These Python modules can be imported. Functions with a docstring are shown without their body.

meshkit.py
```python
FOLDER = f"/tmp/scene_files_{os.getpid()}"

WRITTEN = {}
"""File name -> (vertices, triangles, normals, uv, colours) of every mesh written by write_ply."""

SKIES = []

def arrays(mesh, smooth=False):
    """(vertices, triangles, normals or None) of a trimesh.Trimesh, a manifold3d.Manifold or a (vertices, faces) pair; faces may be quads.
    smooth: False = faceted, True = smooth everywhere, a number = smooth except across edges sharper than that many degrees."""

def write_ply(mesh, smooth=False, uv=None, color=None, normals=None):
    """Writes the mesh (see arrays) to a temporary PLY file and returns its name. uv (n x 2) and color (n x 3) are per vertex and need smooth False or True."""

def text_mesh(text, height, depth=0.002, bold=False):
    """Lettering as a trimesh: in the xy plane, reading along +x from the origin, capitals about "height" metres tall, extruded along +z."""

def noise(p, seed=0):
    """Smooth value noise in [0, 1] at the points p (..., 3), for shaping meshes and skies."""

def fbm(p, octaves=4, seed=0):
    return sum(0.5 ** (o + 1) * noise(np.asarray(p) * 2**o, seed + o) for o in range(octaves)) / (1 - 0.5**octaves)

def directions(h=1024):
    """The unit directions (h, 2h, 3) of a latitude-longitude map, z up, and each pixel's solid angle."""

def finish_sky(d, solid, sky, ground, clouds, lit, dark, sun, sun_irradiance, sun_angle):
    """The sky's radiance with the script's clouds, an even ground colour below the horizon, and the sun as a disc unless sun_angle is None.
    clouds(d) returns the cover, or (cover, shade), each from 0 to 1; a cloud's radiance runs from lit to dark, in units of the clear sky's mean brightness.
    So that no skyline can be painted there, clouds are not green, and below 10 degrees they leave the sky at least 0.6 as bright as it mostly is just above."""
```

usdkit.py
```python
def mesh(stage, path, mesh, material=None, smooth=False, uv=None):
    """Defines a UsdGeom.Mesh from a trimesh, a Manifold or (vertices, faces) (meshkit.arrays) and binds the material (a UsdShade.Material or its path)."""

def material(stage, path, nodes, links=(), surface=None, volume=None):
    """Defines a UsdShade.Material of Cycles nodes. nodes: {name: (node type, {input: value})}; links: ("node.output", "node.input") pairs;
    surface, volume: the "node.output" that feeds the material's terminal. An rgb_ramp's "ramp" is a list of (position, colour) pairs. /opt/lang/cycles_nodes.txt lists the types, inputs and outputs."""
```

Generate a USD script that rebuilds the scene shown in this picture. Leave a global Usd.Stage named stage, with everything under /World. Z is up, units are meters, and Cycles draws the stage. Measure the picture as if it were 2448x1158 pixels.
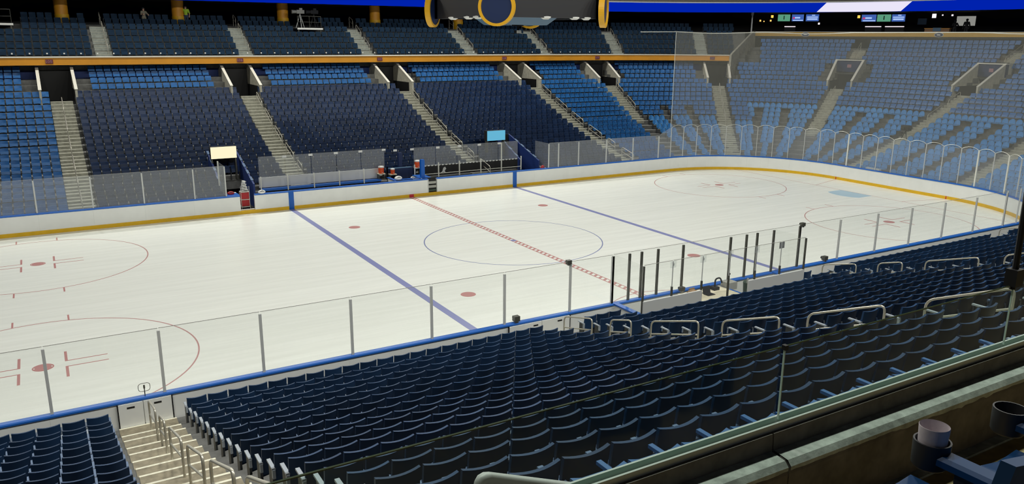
import math, random
import numpy as np
import trimesh, manifold3d
import usdkit, meshkit
from pxr import Usd, UsdGeom, UsdLux, UsdShade, Gf, Sdf, Vt
from shapely.geometry import Polygon, Point
from shapely.ops import unary_union

stage = Usd.Stage.CreateInMemory()
UsdGeom.SetStageUpAxis(stage, UsdGeom.Tokens.z)
UsdGeom.SetStageMetersPerUnit(stage, 1.0)
UsdGeom.Xform.Define(stage, '/World')
UsdGeom.Scope.Define(stage, '/World/Looks')

# ------------------------------------------------------------------ camera
CX, CY, CZ, YAW, PIT, ROL, FPX = -20.22017, -33.99076, 10.0931, 0.5348, -0.25175, 0.00738, 1903.636
CAMP = np.array([CX, CY, CZ])
_fw = np.array([math.cos(PIT) * math.sin(YAW), math.cos(PIT) * math.cos(YAW), math.sin(PIT)])
_r = np.cross(_fw, [0, 0, 1.0]); _r /= np.linalg.norm(_r); _u = np.cross(_r, _fw)
_r2 = math.cos(ROL) * _r + math.sin(ROL) * _u
_u2 = -math.sin(ROL) * _r + math.cos(ROL) * _u
cam = UsdGeom.Camera.Define(stage, '/World/camera')
cam.CreateHorizontalApertureAttr(36.0)
cam.CreateVerticalApertureAttr(36.0 * 1158 / 2448)
cam.CreateFocalLengthAttr(36.0 * FPX / 2448)
cam.CreateClippingRangeAttr(Gf.Vec2f(0.05, 500))
cam.CreateExposureAttr(0.0)
_m = Gf.Matrix4d(1.0)
for i, row in enumerate((_r2, _u2, -_fw)):
    _m.SetRow(i, Gf.Vec4d(*map(float, row), 0))
_m.SetRow(3, Gf.Vec4d(CX, CY, CZ, 1))
UsdGeom.Xformable(cam).AddTransformOp().Set(_m)

# ------------------------------------------------------------------ lights: the arena floodlights, two banks over the ice, and dim unseen fill lamps added behind the camera
ARENA_POWER = 200.0
for yy in (-24.0, 24.0):
    for i in range(8):
        lt = UsdLux.RectLight.Define(stage, f'/World/arena_light_{int(yy > 0)}_{i}')
        lt.CreateWidthAttr(1.6); lt.CreateHeightAttr(1.6)
        lt.CreateColorAttr(Gf.Vec3f(1.0, 1.0, 0.92)); lt.CreateIntensityAttr(ARENA_POWER)
        UsdGeom.Xformable(lt).AddTranslateOp().Set(Gf.Vec3d(-28 + 8 * i, yy, 26.0))
        UsdGeom.Xformable(lt).AddRotateXOp().Set(-32.0 if yy > 0 else 32.0)
for i in range(3):
    lt = UsdLux.RectLight.Define(stage, f'/World/concourse_light_{i}')  # added fill to lift the dark parapet face, no such lamp in view
    lt.CreateWidthAttr(1.2); lt.CreateHeightAttr(0.6)
    lt.CreateColorAttr(Gf.Vec3f(1.0, 0.95, 0.9)); lt.CreateIntensityAttr(2.5)
    UsdGeom.Xformable(lt).AddTranslateOp().Set(Gf.Vec3d(-24 + 8 * i, -40.0, 13.5))
    UsdGeom.Xformable(lt).AddRotateXOp().Set(50)


def px_of(p):
    d = np.asarray(p, float) - CAMP
    z = d @ _fw
    return np.stack([1224 + FPX * (d @ _r2) / z, 579 - FPX * (d @ _u2) / z, z], -1)


# ------------------------------------------------------------------ materials
def lin(r, g, b):
    f = lambda c: c / 12.92 if c <= 0.04045 else ((c + 0.055) / 1.055) ** 2.4
    return tuple(f(c / 255.0) for c in (r, g, b))


M = {}


def mat(name, color, rough=0.5, metal=0.0, var=0.0, noise=0.0, nscale=3.0, spec=0.5, bump=0.0, coat=0.0):
    nodes = {'p': ('principled_bsdf', {'base_color': color, 'roughness': rough, 'metallic': metal, 'specular_ior_level': spec, 'coat_weight': coat})}
    links = []
    src = None
    if noise:
        nodes['g'] = ('geometry', {})
        nodes['n'] = ('noise_texture', {'scale': nscale, 'detail': 5.0, 'roughness': 0.6})
        nodes['r'] = ('rgb_ramp', {'ramp': [(0.3, tuple(c * (1 - noise) for c in color)), (0.7, tuple(min(1, c * (1 + noise)) for c in color))]})
        links += [('g.position', 'n.vector'), ('n.fac', 'r.fac')]
        src = 'r.color'
        if bump:
            nodes['b'] = ('bump', {'strength': bump, 'distance': 0.01})
            links += [('n.fac', 'b.height'), ('b.normal', 'p.normal')]
    if var:
        nodes['o'] = ('object_info', {})
        nodes['v'] = ('rgb_ramp', {'ramp': [(0, tuple(c * (1 - var) for c in color)), (1, tuple(c * (1 + var) for c in color))]})
        links += [('o.random', 'v.fac')]
        src = 'v.color'
    if src:
        links.append((src, 'p.base_color'))
    M[name] = usdkit.material(stage, '/World/Looks/' + name, nodes, links, surface='p.BSDF')
    return M[name]


def emit(name, color, strength=1.0):
    M[name] = usdkit.material(stage, '/World/Looks/' + name, {'e': ('emission', {'color': color, 'strength': strength})}, surface='e.emission')


def pane(name, tint, haze, gloss=0.3, rough=0.02, hazecol=(0.8, 0.82, 0.84)):
    # thin clear sheet: transparent, a little scuffed haze, and a mirror part that grows with the angle on either face alike
    M[name] = usdkit.material(stage, '/World/Looks/' + name, {
        't': ('transparent_bsdf', {'color': tint}), 'd': ('diffuse_bsdf', {'color': hazecol}),
        'g': ('glossy_bsdf', {'color': (1, 1, 1), 'roughness': rough}), 'n': ('geometry', {}),
        'dot': ('vector_math', {'math_type': 'dot_product'}), 'ab': ('math', {'math_type': 'absolute'}), 'inv': ('math', {'math_type': 'subtract', 'value1': 1.0}),
        'pw': ('math', {'math_type': 'power', 'value2': 5.0}), 'f': ('math', {'math_type': 'multiply_add', 'value2': 0.9 * gloss, 'value3': 0.04 * gloss}),
        'a': ('mix_closure', {'fac': haze}), 'b': ('mix_closure', {})},
        [('n.normal', 'dot.vector1'), ('n.incoming', 'dot.vector2'), ('dot.value', 'ab.value1'), ('ab.value', 'inv.value2'), ('inv.value', 'pw.value1'), ('pw.value', 'f.value1'),
         ('t.BSDF', 'a.closure1'), ('d.BSDF', 'a.closure2'), ('a.closure', 'b.closure1'), ('g.BSDF', 'b.closure2'), ('f.value', 'b.fac')], surface='b.closure')


# ice: white, faint resurfacing streaks along the rink, slightly glossy
M['ice'] = usdkit.material(stage, '/World/Looks/ice', {
    'g': ('geometry', {}), 'm': ('mapping', {'mapping_type': 'point', 'scale': (0.12, 2.2, 1.0), 'rotation': (0, 0, 0.06)}),
    'n': ('noise_texture', {'scale': 1.3, 'detail': 4.0, 'roughness': 0.65}),
    'r': ('rgb_ramp', {'ramp': [(0.25, (0.825, 0.84, 0.79)), (0.75, (0.86, 0.875, 0.83))]}),
    'q': ('map_range', {'from_min': 0.3, 'from_max': 0.7, 'to_min': 0.24, 'to_max': 0.32}),
    'p': ('principled_bsdf', {'roughness': 0.27, 'specular_ior_level': 0.35})},
    [('g.position', 'm.vector'), ('m.vector', 'n.vector'), ('n.fac', 'r.fac'), ('r.color', 'p.base_color'), ('n.fac', 'q.value'), ('q.result', 'p.roughness')], surface='p.BSDF')
mat('ice_blue', (0.23, 0.25, 0.50), 0.3); mat('ice_blue_thin', (0.22, 0.25, 0.45), 0.3)
mat('ice_red', (0.52, 0.23, 0.22), 0.3); mat('ice_red_thin', (0.52, 0.27, 0.26), 0.3)
mat('ice_pink', (0.72, 0.50, 0.48), 0.3); mat('crease_blue', (0.42, 0.60, 0.74), 0.3); mat('ice_white', (0.83, 0.84, 0.8), 0.3)
mat('board_white', (0.80, 0.81, 0.79), 0.35, noise=0.03, nscale=1.5)
mat('kick_yellow', (0.72, 0.43, 0.008), 0.4, noise=0.08, nscale=2)
mat('cap_blue', (0.012, 0.12, 0.50), 0.35)
mat('line_blue', (0.0, 0.10, 0.46), 0.4); mat('line_red', (0.55, 0.02, 0.03), 0.4)
pane('acrylic', (0.975, 0.98, 0.975), 0.02); pane('acrylic_far', (0.95, 0.96, 0.96), 0.10)
pane('guard_glass', (0.88, 0.94, 0.91), 0.008, hazecol=(0.3, 0.4, 0.35))
pane('net_mesh', (0.96, 0.96, 0.96), 0.085, hazecol=(0.62, 0.62, 0.56))
mat('glass_edge', (0.55, 0.75, 0.65), 0.2); mat('glass_edge_dark', (0.035, 0.055, 0.025), 0.2)
mat('alu', (0.58, 0.59, 0.58), 0.45, 0.1); mat('alu_dark', (0.10, 0.10, 0.085), 0.4, 0.4); mat('alu_pale', (0.75, 0.75, 0.68), 0.4, 0.2)
mat('rail', (0.60, 0.57, 0.48), 0.35, 0.5)
mat('concrete', (0.36, 0.34, 0.28), 0.8, noise=0.25, nscale=3.0, bump=0.2)
mat('concrete_pale', (0.48, 0.46, 0.38), 0.75, noise=0.2, nscale=4.0)
mat('concrete_dark', (0.16, 0.145, 0.13), 0.85, noise=0.3, nscale=9.0, bump=0.3)
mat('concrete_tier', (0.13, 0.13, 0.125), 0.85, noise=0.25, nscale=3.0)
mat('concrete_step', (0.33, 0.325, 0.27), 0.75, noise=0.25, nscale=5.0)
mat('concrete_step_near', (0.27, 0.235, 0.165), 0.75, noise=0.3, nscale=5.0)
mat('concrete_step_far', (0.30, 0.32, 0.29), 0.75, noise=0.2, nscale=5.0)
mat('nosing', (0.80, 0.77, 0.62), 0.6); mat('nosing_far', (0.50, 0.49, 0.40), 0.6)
mat('ledge', (0.42, 0.46, 0.42), 0.7, noise=0.35, nscale=14.0, bump=0.4)  # pale concrete with the light on the ledge put into its tone
mat('channel', (0.52, 0.57, 0.54), 0.45, 0.1)
mat('navy', (0.012, 0.040, 0.105), 0.5, var=0.18, spec=0.25); mat('navy_arm', (0.08, 0.14, 0.26), 0.5); mat('navy_cap', (0.32, 0.36, 0.41), 0.5); mat('last_row_blue', (0.03, 0.12, 0.32), 0.45)  # last-row blue carries the light from above in its colour
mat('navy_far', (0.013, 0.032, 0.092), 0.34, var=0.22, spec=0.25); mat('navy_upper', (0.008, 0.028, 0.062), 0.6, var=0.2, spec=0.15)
mat('bright_blue', (0.020, 0.125, 0.36), 0.4, var=0.15, spec=0.3); mat('light_blue', (0.06, 0.26, 0.58), 0.45, var=0.1, spec=0.3)
mat('seat_metal', (0.05, 0.055, 0.06), 0.5, 0.4)
mat('orange_fascia', (0.72, 0.30, 0.012), 0.5, noise=0.1, nscale=0.8); mat('fascia_cap', (0.78, 0.75, 0.66), 0.5)
mat('orange_column', (0.62, 0.27, 0.015), 0.5); mat('yellow_band', (0.66, 0.36, 0.01), 0.5)
mat('blue_wall', (0.006, 0.028, 0.16), 0.6); mat('black', (0.006, 0.006, 0.007), 0.6); mat('unlit_wall', (0.012, 0.012, 0.014), 0.8)  # near-black wall tone holds the lack of light in the upper level
mat('board_black', (0.022, 0.022, 0.025), 0.5); mat('ring_orange', (0.80, 0.42, 0.015), 0.45); mat('ring_navy', (0.008, 0.022, 0.085), 0.5)
mat('sign_red', (0.16, 0.02, 0.03), 0.5); mat('sign_pale', (0.34, 0.17, 0.20), 0.5); mat('grey_panel', (0.58, 0.59, 0.59), 0.5); mat('white_plastic', (0.78, 0.78, 0.76), 0.4)
mat('orange_cooler', (0.80, 0.09, 0.012), 0.4); mat('red_plastic', (0.42, 0.015, 0.02), 0.4); mat('cream', (0.72, 0.66, 0.50), 0.5); mat('brown', (0.30, 0.19, 0.10), 0.7)
mat('dark_green', (0.04, 0.07, 0.05), 0.5); mat('skin', (0.45, 0.27, 0.2), 0.6); mat('cloth_pale', (0.26, 0.24, 0.18), 0.8); mat('cloth_dark', (0.015, 0.016, 0.02), 0.8)
mat('vest', (0.35, 0.55, 0.03), 0.7); mat('jeans', (0.03, 0.05, 0.1), 0.8); mat('paper_cup', (0.55, 0.49, 0.52), 0.7, noise=0.08, nscale=40); mat('slat_grey', (0.36, 0.36, 0.33), 0.5)
mat('near_blue', (0.006, 0.045, 0.14), 0.45, spec=0.2); mat('screen_blue', (0.10, 0.19, 0.30), 0.35); mat('floor_tan', (0.36, 0.27, 0.11), 0.7, noise=0.3, nscale=8)
mat('tan_wall', (0.30, 0.17, 0.09), 0.7)
emit('led_blue', (0.0, 0.016, 0.42)); emit('led_white', (0.82, 0.78, 0.94)); emit('screen_cream', (1.0, 0.92, 0.62), 1.0); emit('screen_cyan', (0.13, 0.46, 0.66))
emit('tv_green', (0.10, 0.32, 0.20)); emit('tv_blue', (0.05, 0.12, 0.42)); emit('tv_white', (0.42, 0.58, 0.95)); emit('tv_magenta', (0.55, 0.05, 0.2)); emit('lamp_warm', (1.0, 0.5, 0.12), 1.6)
emit('lamp_yellow', (1.0, 0.62, 0.10), 1.2); emit('lamp_white', (1.0, 0.85, 0.95), 1.3); emit('poster_glow', (0.25, 0.25, 0.23))  # the last one makes the poster face glow in place of falling light

# ------------------------------------------------------------------ prims
COUNT = {}


def numbered(parent, name):
    k = (parent, name)
    n = COUNT.get(k, 0); COUNT[k] = n + 1
    return name if n == 0 else f'{name}_{n:03d}'


def tagp(p, label=None, cat=None, group=None, kind=None):
    for key, v in (('label', label), ('category', cat), ('group', group), ('kind', kind)):
        if v:
            p.SetCustomDataByKey(key, v)
    return p


def thing(name, label, cat, loc=(0, 0, 0), rotz=0.0, group=None, kind=None):
    x = UsdGeom.Xform.Define(stage, '/World/' + numbered('/World', name))
    if any(loc): x.AddTranslateOp().Set(Gf.Vec3d(*map(float, loc)))
    if rotz: x.AddRotateZOp().Set(float(rotz))
    return tagp(x.GetPrim(), label, cat, group, kind)


def part(parent, name, mesh, m, smooth=30, label=None, kind=None):
    pp = parent if isinstance(parent, str) else str(parent.GetPath())
    if isinstance(mesh, MB): mesh = mesh.arr()
    p = usdkit.mesh(stage, pp + '/' + numbered(pp, name), mesh, M[m] if isinstance(m, str) else m, smooth).GetPrim()
    return tagp(p, label, None, None, kind)


def solo(name, mesh, m, label, cat=None, group=None, kind=None, smooth=30):
    p = part('/World', name, mesh, m, smooth)
    return tagp(p, label, cat, group, kind)


class MB:
    def __init__(self): self.v, self.f, self.n = [], [], 0

    def add(self, v, f):
        v = np.asarray(v, float); f = np.asarray(f, int)
        if f.shape[1] == 4: f = np.vstack([f[:, [0, 1, 2]], f[:, [0, 2, 3]]])
        self.v.append(v); self.f.append(f + self.n); self.n += len(v)
        return self

    def box(self, x0, x1, y0, y1, z0, z1, T=None):
        v = np.array([[x, y, z] for z in (z0, z1) for y in (y0, y1) for x in (x0, x1)], float)
        if T is not None: v = T(v)
        return self.add(v, [[0, 2, 3, 1], [4, 5, 7, 6], [0, 1, 5, 4], [2, 6, 7, 3], [0, 4, 6, 2], [1, 3, 7, 5]])

    def cbox(self, c, s, T=None): return self.box(c[0] - s[0] / 2, c[0] + s[0] / 2, c[1] - s[1] / 2, c[1] + s[1] / 2, c[2] - s[2] / 2, c[2] + s[2] / 2, T)

    def tube(self, pts, r, sides=8):
        p = np.asarray(pts, float); n = len(p)
        t = np.gradient(p, axis=0); t /= np.linalg.norm(t, axis=1, keepdims=True) + 1e-12
        ref = np.array([0, 0, 1.0]) if abs(t[:, 2]).max() < 0.95 else np.array([0.31, 0.95, 0.05])
        a = np.cross(t, ref); bad = np.linalg.norm(a, axis=1) < 0.1
        a[bad] = np.cross(t[bad], [0.7, 0.7, 0.1]); a /= np.linalg.norm(a, axis=1, keepdims=True)
        b = np.cross(t, a); ang = np.arange(sides) * 2 * np.pi / sides
        rr = np.broadcast_to(r, (n,))[:, None, None]
        v = p[:, None] + rr * (np.cos(ang)[None, :, None] * a[:, None] + np.sin(ang)[None, :, None] * b[:, None])
        f = []
        for i in range(n - 1):
            for j in range(sides):
                k = (j + 1) % sides
                f.append([i * sides + j, i * sides + k, (i + 1) * sides + k, (i + 1) * sides + j])
        self.add(v.reshape(-1, 3), f)
        for i, flip in ((0, 1), (n - 1, 0)):
            ring = v[i]; fan = [[0, j + 1, j] if not flip else [0, j, j + 1] for j in range(1, sides - 1)]
            self.add(ring, fan)
        return self

    def lathe(self, prof, c=(0, 0, 0), sides=16, T=None):
        prof = np.asarray(prof, float); ang = np.arange(sides) * 2 * np.pi / sides
        v = np.stack([prof[:, None, 0] * np.cos(ang), prof[:, None, 0] * np.sin(ang), np.repeat(prof[:, 1:2], sides, 1)], -1).reshape(-1, 3)
        if T is not None: v = T(v)
        v = v + np.asarray(c, float)
        f = [[i * sides + j, i * sides + (j + 1) % sides, (i + 1) * sides + (j + 1) % sides, (i + 1) * sides + j] for i in range(len(prof) - 1) for j in range(sides)]
        return self.add(v, f)

    def sweep(self, prof, samples, cap=True):
        """closed profile [(d, z)], swept along samples [(x, y, nx, ny)]: point = (x,y) + n*d"""
        prof = np.asarray(prof, float); S = np.asarray(samples, float); n, k = len(S), len(prof)
        v = np.zeros((n, k, 3))
        v[..., :2] = S[:, None, :2] + S[:, None, 2:4] * prof[None, :, 0:1]
        v[..., 2] = prof[None, :, 1]
        f = [[i * k + j, i * k + (j + 1) % k, (i + 1) * k + (j + 1) % k, (i + 1) * k + j] for i in range(n - 1) for j in range(k)]
        self.add(v.reshape(-1, 3), f)
        if cap:
            for i in (0, n - 1):
                self.add(v[i], [[0, j, j + 1] if i else [0, j + 1, j] for j in range(1, k - 1)])
        return self

    def mesh(self, m, T=None):
        v = np.array(m.vertices)
        return self.add(T(v) if T else v, np.array(m.faces))

    def arr(self): return np.vstack(self.v), np.vstack(self.f)


def prism(poly, origin, ux, uy, un, depth):
    """polygon [(a,b)] in the plane origin + a*ux + b*uy, extruded by depth along un"""
    if not isinstance(poly, Polygon): poly = Polygon(poly)
    m = trimesh.creation.extrude_polygon(poly, depth, engine='earcut')
    v = np.array(m.vertices)
    o, ux, uy, un = (np.asarray(q, float) for q in (origin, ux, uy, un))
    return MB().add(o + v[:, :1] * ux + v[:, 1:2] * uy + v[:, 2:3] * un, np.array(m.faces))


def bent(points, r=0.12, n=4):
    """polyline with rounded corners"""
    p = [np.asarray(q, float) for q in points]; out = [p[0]]
    for i in range(1, len(p) - 1):
        a = p[i - 1] - p[i]; b = p[i + 1] - p[i]; la, lb = np.linalg.norm(a), np.linalg.norm(b)
        rr = min(r, la * .45, lb * .45); s, e = p[i] + a / la * rr, p[i] + b / lb * rr
        for t in np.linspace(0, 1, n + 1): out.append((1 - t) ** 2 * s + 2 * t * (1 - t) * p[i] + t * t * e)
    out.append(p[-1]); return np.array(out)


# ------------------------------------------------------------------ rink plan: everything follows the board line; d = metres outward from the inner face of the boards
HX, HY, RC = 30.48, 12.954, 8.534
AX, AY = HX - RC, HY - RC      # corner centres (21.946, 4.42)


def P(seg, t, d=0.0):
    if seg == 'far': return (t, HY + d, 0.0, 1.0)
    if seg == 'near': return (t, -HY - d, 0.0, -1.0)
    if seg == 'end': return (HX + d, t, 1.0, 0.0)
    a = math.radians(t); s = 1 if seg == 'c1' else -1
    return (AX + (RC + d) * math.cos(a), s * AY + (RC + d) * math.sin(a), math.cos(a), math.sin(a))


def atu(u, d):
    """u = metres along the line at offset d: 0 where the far corner begins, negative along the far side, then corner, end, corner, near side"""
    R = RC + d; q = R * math.pi / 2
    if u <= 0: return P('far', AX + u, d)
    if u <= q: return P('c1', 90 - math.degrees(u / R), d)
    if u <= q + 2 * AY: return P('end', AY - (u - q), d)
    if u <= 2 * q + 2 * AY: return P('c2', -math.degrees((u - q - 2 * AY) / R), d)
    return P('near', AX - (u - 2 * q - 2 * AY), d)


def uof(key, d):
    """('x', v) far side, ('a', deg) far corner (90..0), ('y', v) end, ('b', deg) near corner (0..-90), ('n', x) near side; optional shift in metres"""
    k, v = key[0], key[1]; s = key[2] if len(key) > 2 else 0.0; R = RC + d; q = R * math.pi / 2
    u = {'x': lambda: v - AX, 'a': lambda: R * math.radians(90 - v), 'y': lambda: q + AY - v, 'b': lambda: q + 2 * AY + R * math.radians(-v), 'n': lambda: 2 * q + 2 * AY + AX - v}[k]()
    return u + s


def line(k0, k1, d, step=1.2):
    """samples (x, y, nx, ny) on offset d, from key to key, with normals so that profiles are relative to d=0 there"""
    u0, u1 = uof(k0, d), uof(k1, d)
    R = RC + d; q = R * math.pi / 2
    us = {u0, u1}
    for c in (0, q, q + 2 * AY, 2 * q + 2 * AY):
        if u0 < c < u1: us.add(c)
    for a, b in ((0, q), (q + 2 * AY, 2 * q + 2 * AY)):
        n = max(2, int(q / step))
        for i in range(n + 1):
            uu = a + (b - a) * i / n
            if u0 < uu < u1: us.add(uu)
    us = sorted(us); us = [x for i, x in enumerate(us) if i == 0 or x - us[i - 1] > 1e-4]
    return [atu(x, d) for x in us]


def lineu(u0, u1, d, step=1.2):
    R = RC + d; q = R * math.pi / 2
    us = {u0, u1} | {c for c in (0, q, q + 2 * AY, 2 * q + 2 * AY) if u0 < c < u1}
    for a in (0, q + 2 * AY):
        n = max(2, int(q / step))
        us |= {a + q * i / n for i in range(n + 1) if u0 < a + q * i / n < u1}
    us = sorted(us); us = [x for i, x in enumerate(us) if i == 0 or x - us[i - 1] > 1e-4]
    return [atu(x, d) for x in us]


def frame_at(x, y, nx, ny):
    """transform of local points: local +y looks to the rink, local x along the row"""
    def T(v):
        v = np.asarray(v, float)
        return np.stack([x + v[:, 0] * (-ny) + v[:, 1] * (-nx), y + v[:, 0] * nx + v[:, 1] * (-ny), v[:, 2]], -1)
    return T


ZT = [1.24, 1.43, 1.70, 1.92, 2.18, 2.42, 2.69, 2.96, 3.23, 3.52, 3.86, 4.19, 4.54, 4.89, 5.24, 5.61, 5.98, 6.35, 6.74, 7.13, 7.50, 7.86] + [7.84 + .38 * i for i in range(1, 8)]
rowd = lambda k: 1.046 + .84 * (k - 1)          # offset of the back-rest top of row k (1..)
rowz = lambda k: ZT[k - 1] - .85               # tread height of row k
def floor_at(d): return float(np.interp(d, [rowd(k) for k in range(1, 30)], [rowz(k) for k in range(1, 30)]))
UPD = [19.65 + .84 * j for j in range(7)]; UPT = [9.03, 9.5, 9.97, 10.42, 10.88, 11.28, 11.65]

# ================================================================== STRUCTURE
# ---- ice sheet with its painted lines
def rounded(off=0.0):
    return Polygon([(-HX - off, -HY - off), (HX + off, -HY - off), (HX + off, HY + off), (-HX - off, HY + off)]).buffer(-RC - off).buffer(RC + off, quad_segs=16)


floor = thing('floor', 'white ice sheet of the hockey rink with painted lines and circles', 'ice', kind='structure')
part(floor, 'ice_sheet', prism(rounded(0.02), (0, 0, -0.05), (1, 0, 0), (0, 1, 0), (0, 0, 1), 0.05), 'ice', False)
rink = rounded(-0.01)


def paint(name, poly, m, h=0.004):
    poly = poly.intersection(rink)
    g = MB()
    for q in getattr(poly, 'geoms', [poly]):
        if q.area > 1e-6:
            mm = trimesh.creation.extrude_polygon(q, h, engine='earcut'); g.add(np.array(mm.vertices), np.array(mm.faces))
    return part(floor, name, g, m, False)


rect = lambda x0, x1, y0, y1: Polygon([(x0, y0), (x1, y0), (x1, y1), (x0, y1)])
ring = lambda x, y, r, w: Point(x, y).buffer(r, quad_segs=24).difference(Point(x, y).buffer(r - w, quad_segs=24))
FT = .3048
for sx in (-1, 1):
    paint('blue_line', rect(*sorted((sx * 25 * FT, sx * 26 * FT)), -13, 13), 'ice_blue')
    paint('goal_line', rect(sx * 89 * FT - .025, sx * 89 * FT + .025, -13, 13), 'ice_red_thin', 0.003)
    g = sx * 89 * FT
    cr = rect(*sorted((g, g - sx * 1.37)), -1.22, 1.22).union(Point(g, 0).buffer(1.83, quad_segs=24).intersection(rect(*sorted((g - sx * 1.0, g - sx * 1.9)), -1.22, 1.22)))
    paint('goal_crease', cr, 'crease_blue', 0.0025)
    for sy in (-1, 1):
        paint('goal_area_line', Polygon([(g, sy * 3.33), (g, sy * 3.38), (sx * 30.48, sy * 4.29), (sx * 30.48, sy * 4.24)]), 'ice_red_thin', 0.003)
        x, y = sx * 69 * FT, sy * 22 * FT
        paint('end_zone_circle', ring(x, y, 15 * FT, .05), 'ice_red_thin', 0.003)
        paint('faceoff_spot', Point(x, y).buffer(.30, quad_segs=12).difference(unary_union([Point(x + q * .40, y).buffer(.17) for q in (-1, 1)])).union(ring(x, y, .305, .045)), 'ice_red')
        marks = []
        for qx in (-1, 1):
            for qy in (-1, 1):
                marks += [rect(*sorted((x + qx * .61, x + qx * (.61 + 1.22))), *sorted((y + qy * .23, y + qy * .28))), rect(*sorted((x + qx * .61, x + qx * .69)), *sorted((y + qy * .23, y + qy * (.23 + .91))))]
                ex = x + qx * .88
                marks.append(rect(ex - .03, ex + .03, *sorted((y + qy * 4.49, y + qy * 5.1))))
        paint('faceoff_mark', unary_union(marks), 'ice_red', 0.0035)
        x = sx * 20 * FT
        paint('neutral_spot', Point(x, y).buffer(.31, quad_segs=12), 'ice_red')
paint('center_red_line', unary_union([rect(-.155, -.105, -13, 13), rect(.105, .155, -13, 13)] + [Polygon([(-.105, yy), (.105, yy + .12), (.105, yy + .27), (-.105, yy + .15)]) for yy in np.arange(-13, 13, .34)]), 'ice_red')
paint('center_circle', ring(0, 0, 15 * FT, .055), 'ice_blue_thin', 0.003)
paint('center_spot', Point(0, 0).buffer(.15), 'ice_blue', 0.006)
paint('referee_crease', ring(0, -HY, 10 * FT, .05), 'ice_red_thin', 0.003)

# ---- concrete slab under the stands
solo('floor_slab', prism(Polygon([(-27, -13.05), (-27, -46), (62, -46), (62, 46), (-27, 46), (-27, 13.05)]).difference(rounded(0.03)), (0, 0, -0.25), (1, 0, 0), (0, 1, 0), (0, 0, 1), 0.24), 'concrete_dark', 'dark concrete slab below the stands', kind='structure', smooth=False)

# ---- seating tiers: one swept block per row run
PORT = [('x', -18.85), ('x', -6.6), ('x', 5.75), ('x', 18.3), ('a', 78.2), ('a', 52.0), ('a', 25.6), ('y', 4.3), ('y', -4.5)]
AISLE = [('x', -18.73), ('x', -6.4), ('x', 6.05), ('x', 18.7), ('a', 78.0), ('a', 52.0), ('a', 26.0), ('y', 4.2), ('y', -4.42)]
PW = 1.06


def cutouts(k, d):
    """u ranges with no tread on row k"""
    out = []
    if 18 < k <= 22:
        for i, p in enumerate(PORT):
            u = uof(p, d); out.append((u - PW, u + PW))
    if k <= 2: out.append((uof(('x', -9.7), d), uof(('x', 9.35), d)))
    if k <= 4: out += [(uof(('x', -11.25), d), uof(('x', -9.6), d)), (uof(('x', 9.2), d), uof(('x', 10.5), d))]
    if k <= 2: out.append((uof(('n', 4.3), d), uof(('n', -3.9), d)))
    return out


def minus(a, b, cuts):
    runs = [(a, b)]
    for c0, c1 in cuts:
        nxt = []
        for r0, r1 in runs:
            if c1 <= r0 or c0 >= r1: nxt.append((r0, r1)); continue
            if c0 - r0 > .05: nxt.append((r0, c0))
            if r1 - c1 > .05: nxt.append((c1, r1))
        runs = nxt
    return runs


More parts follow.
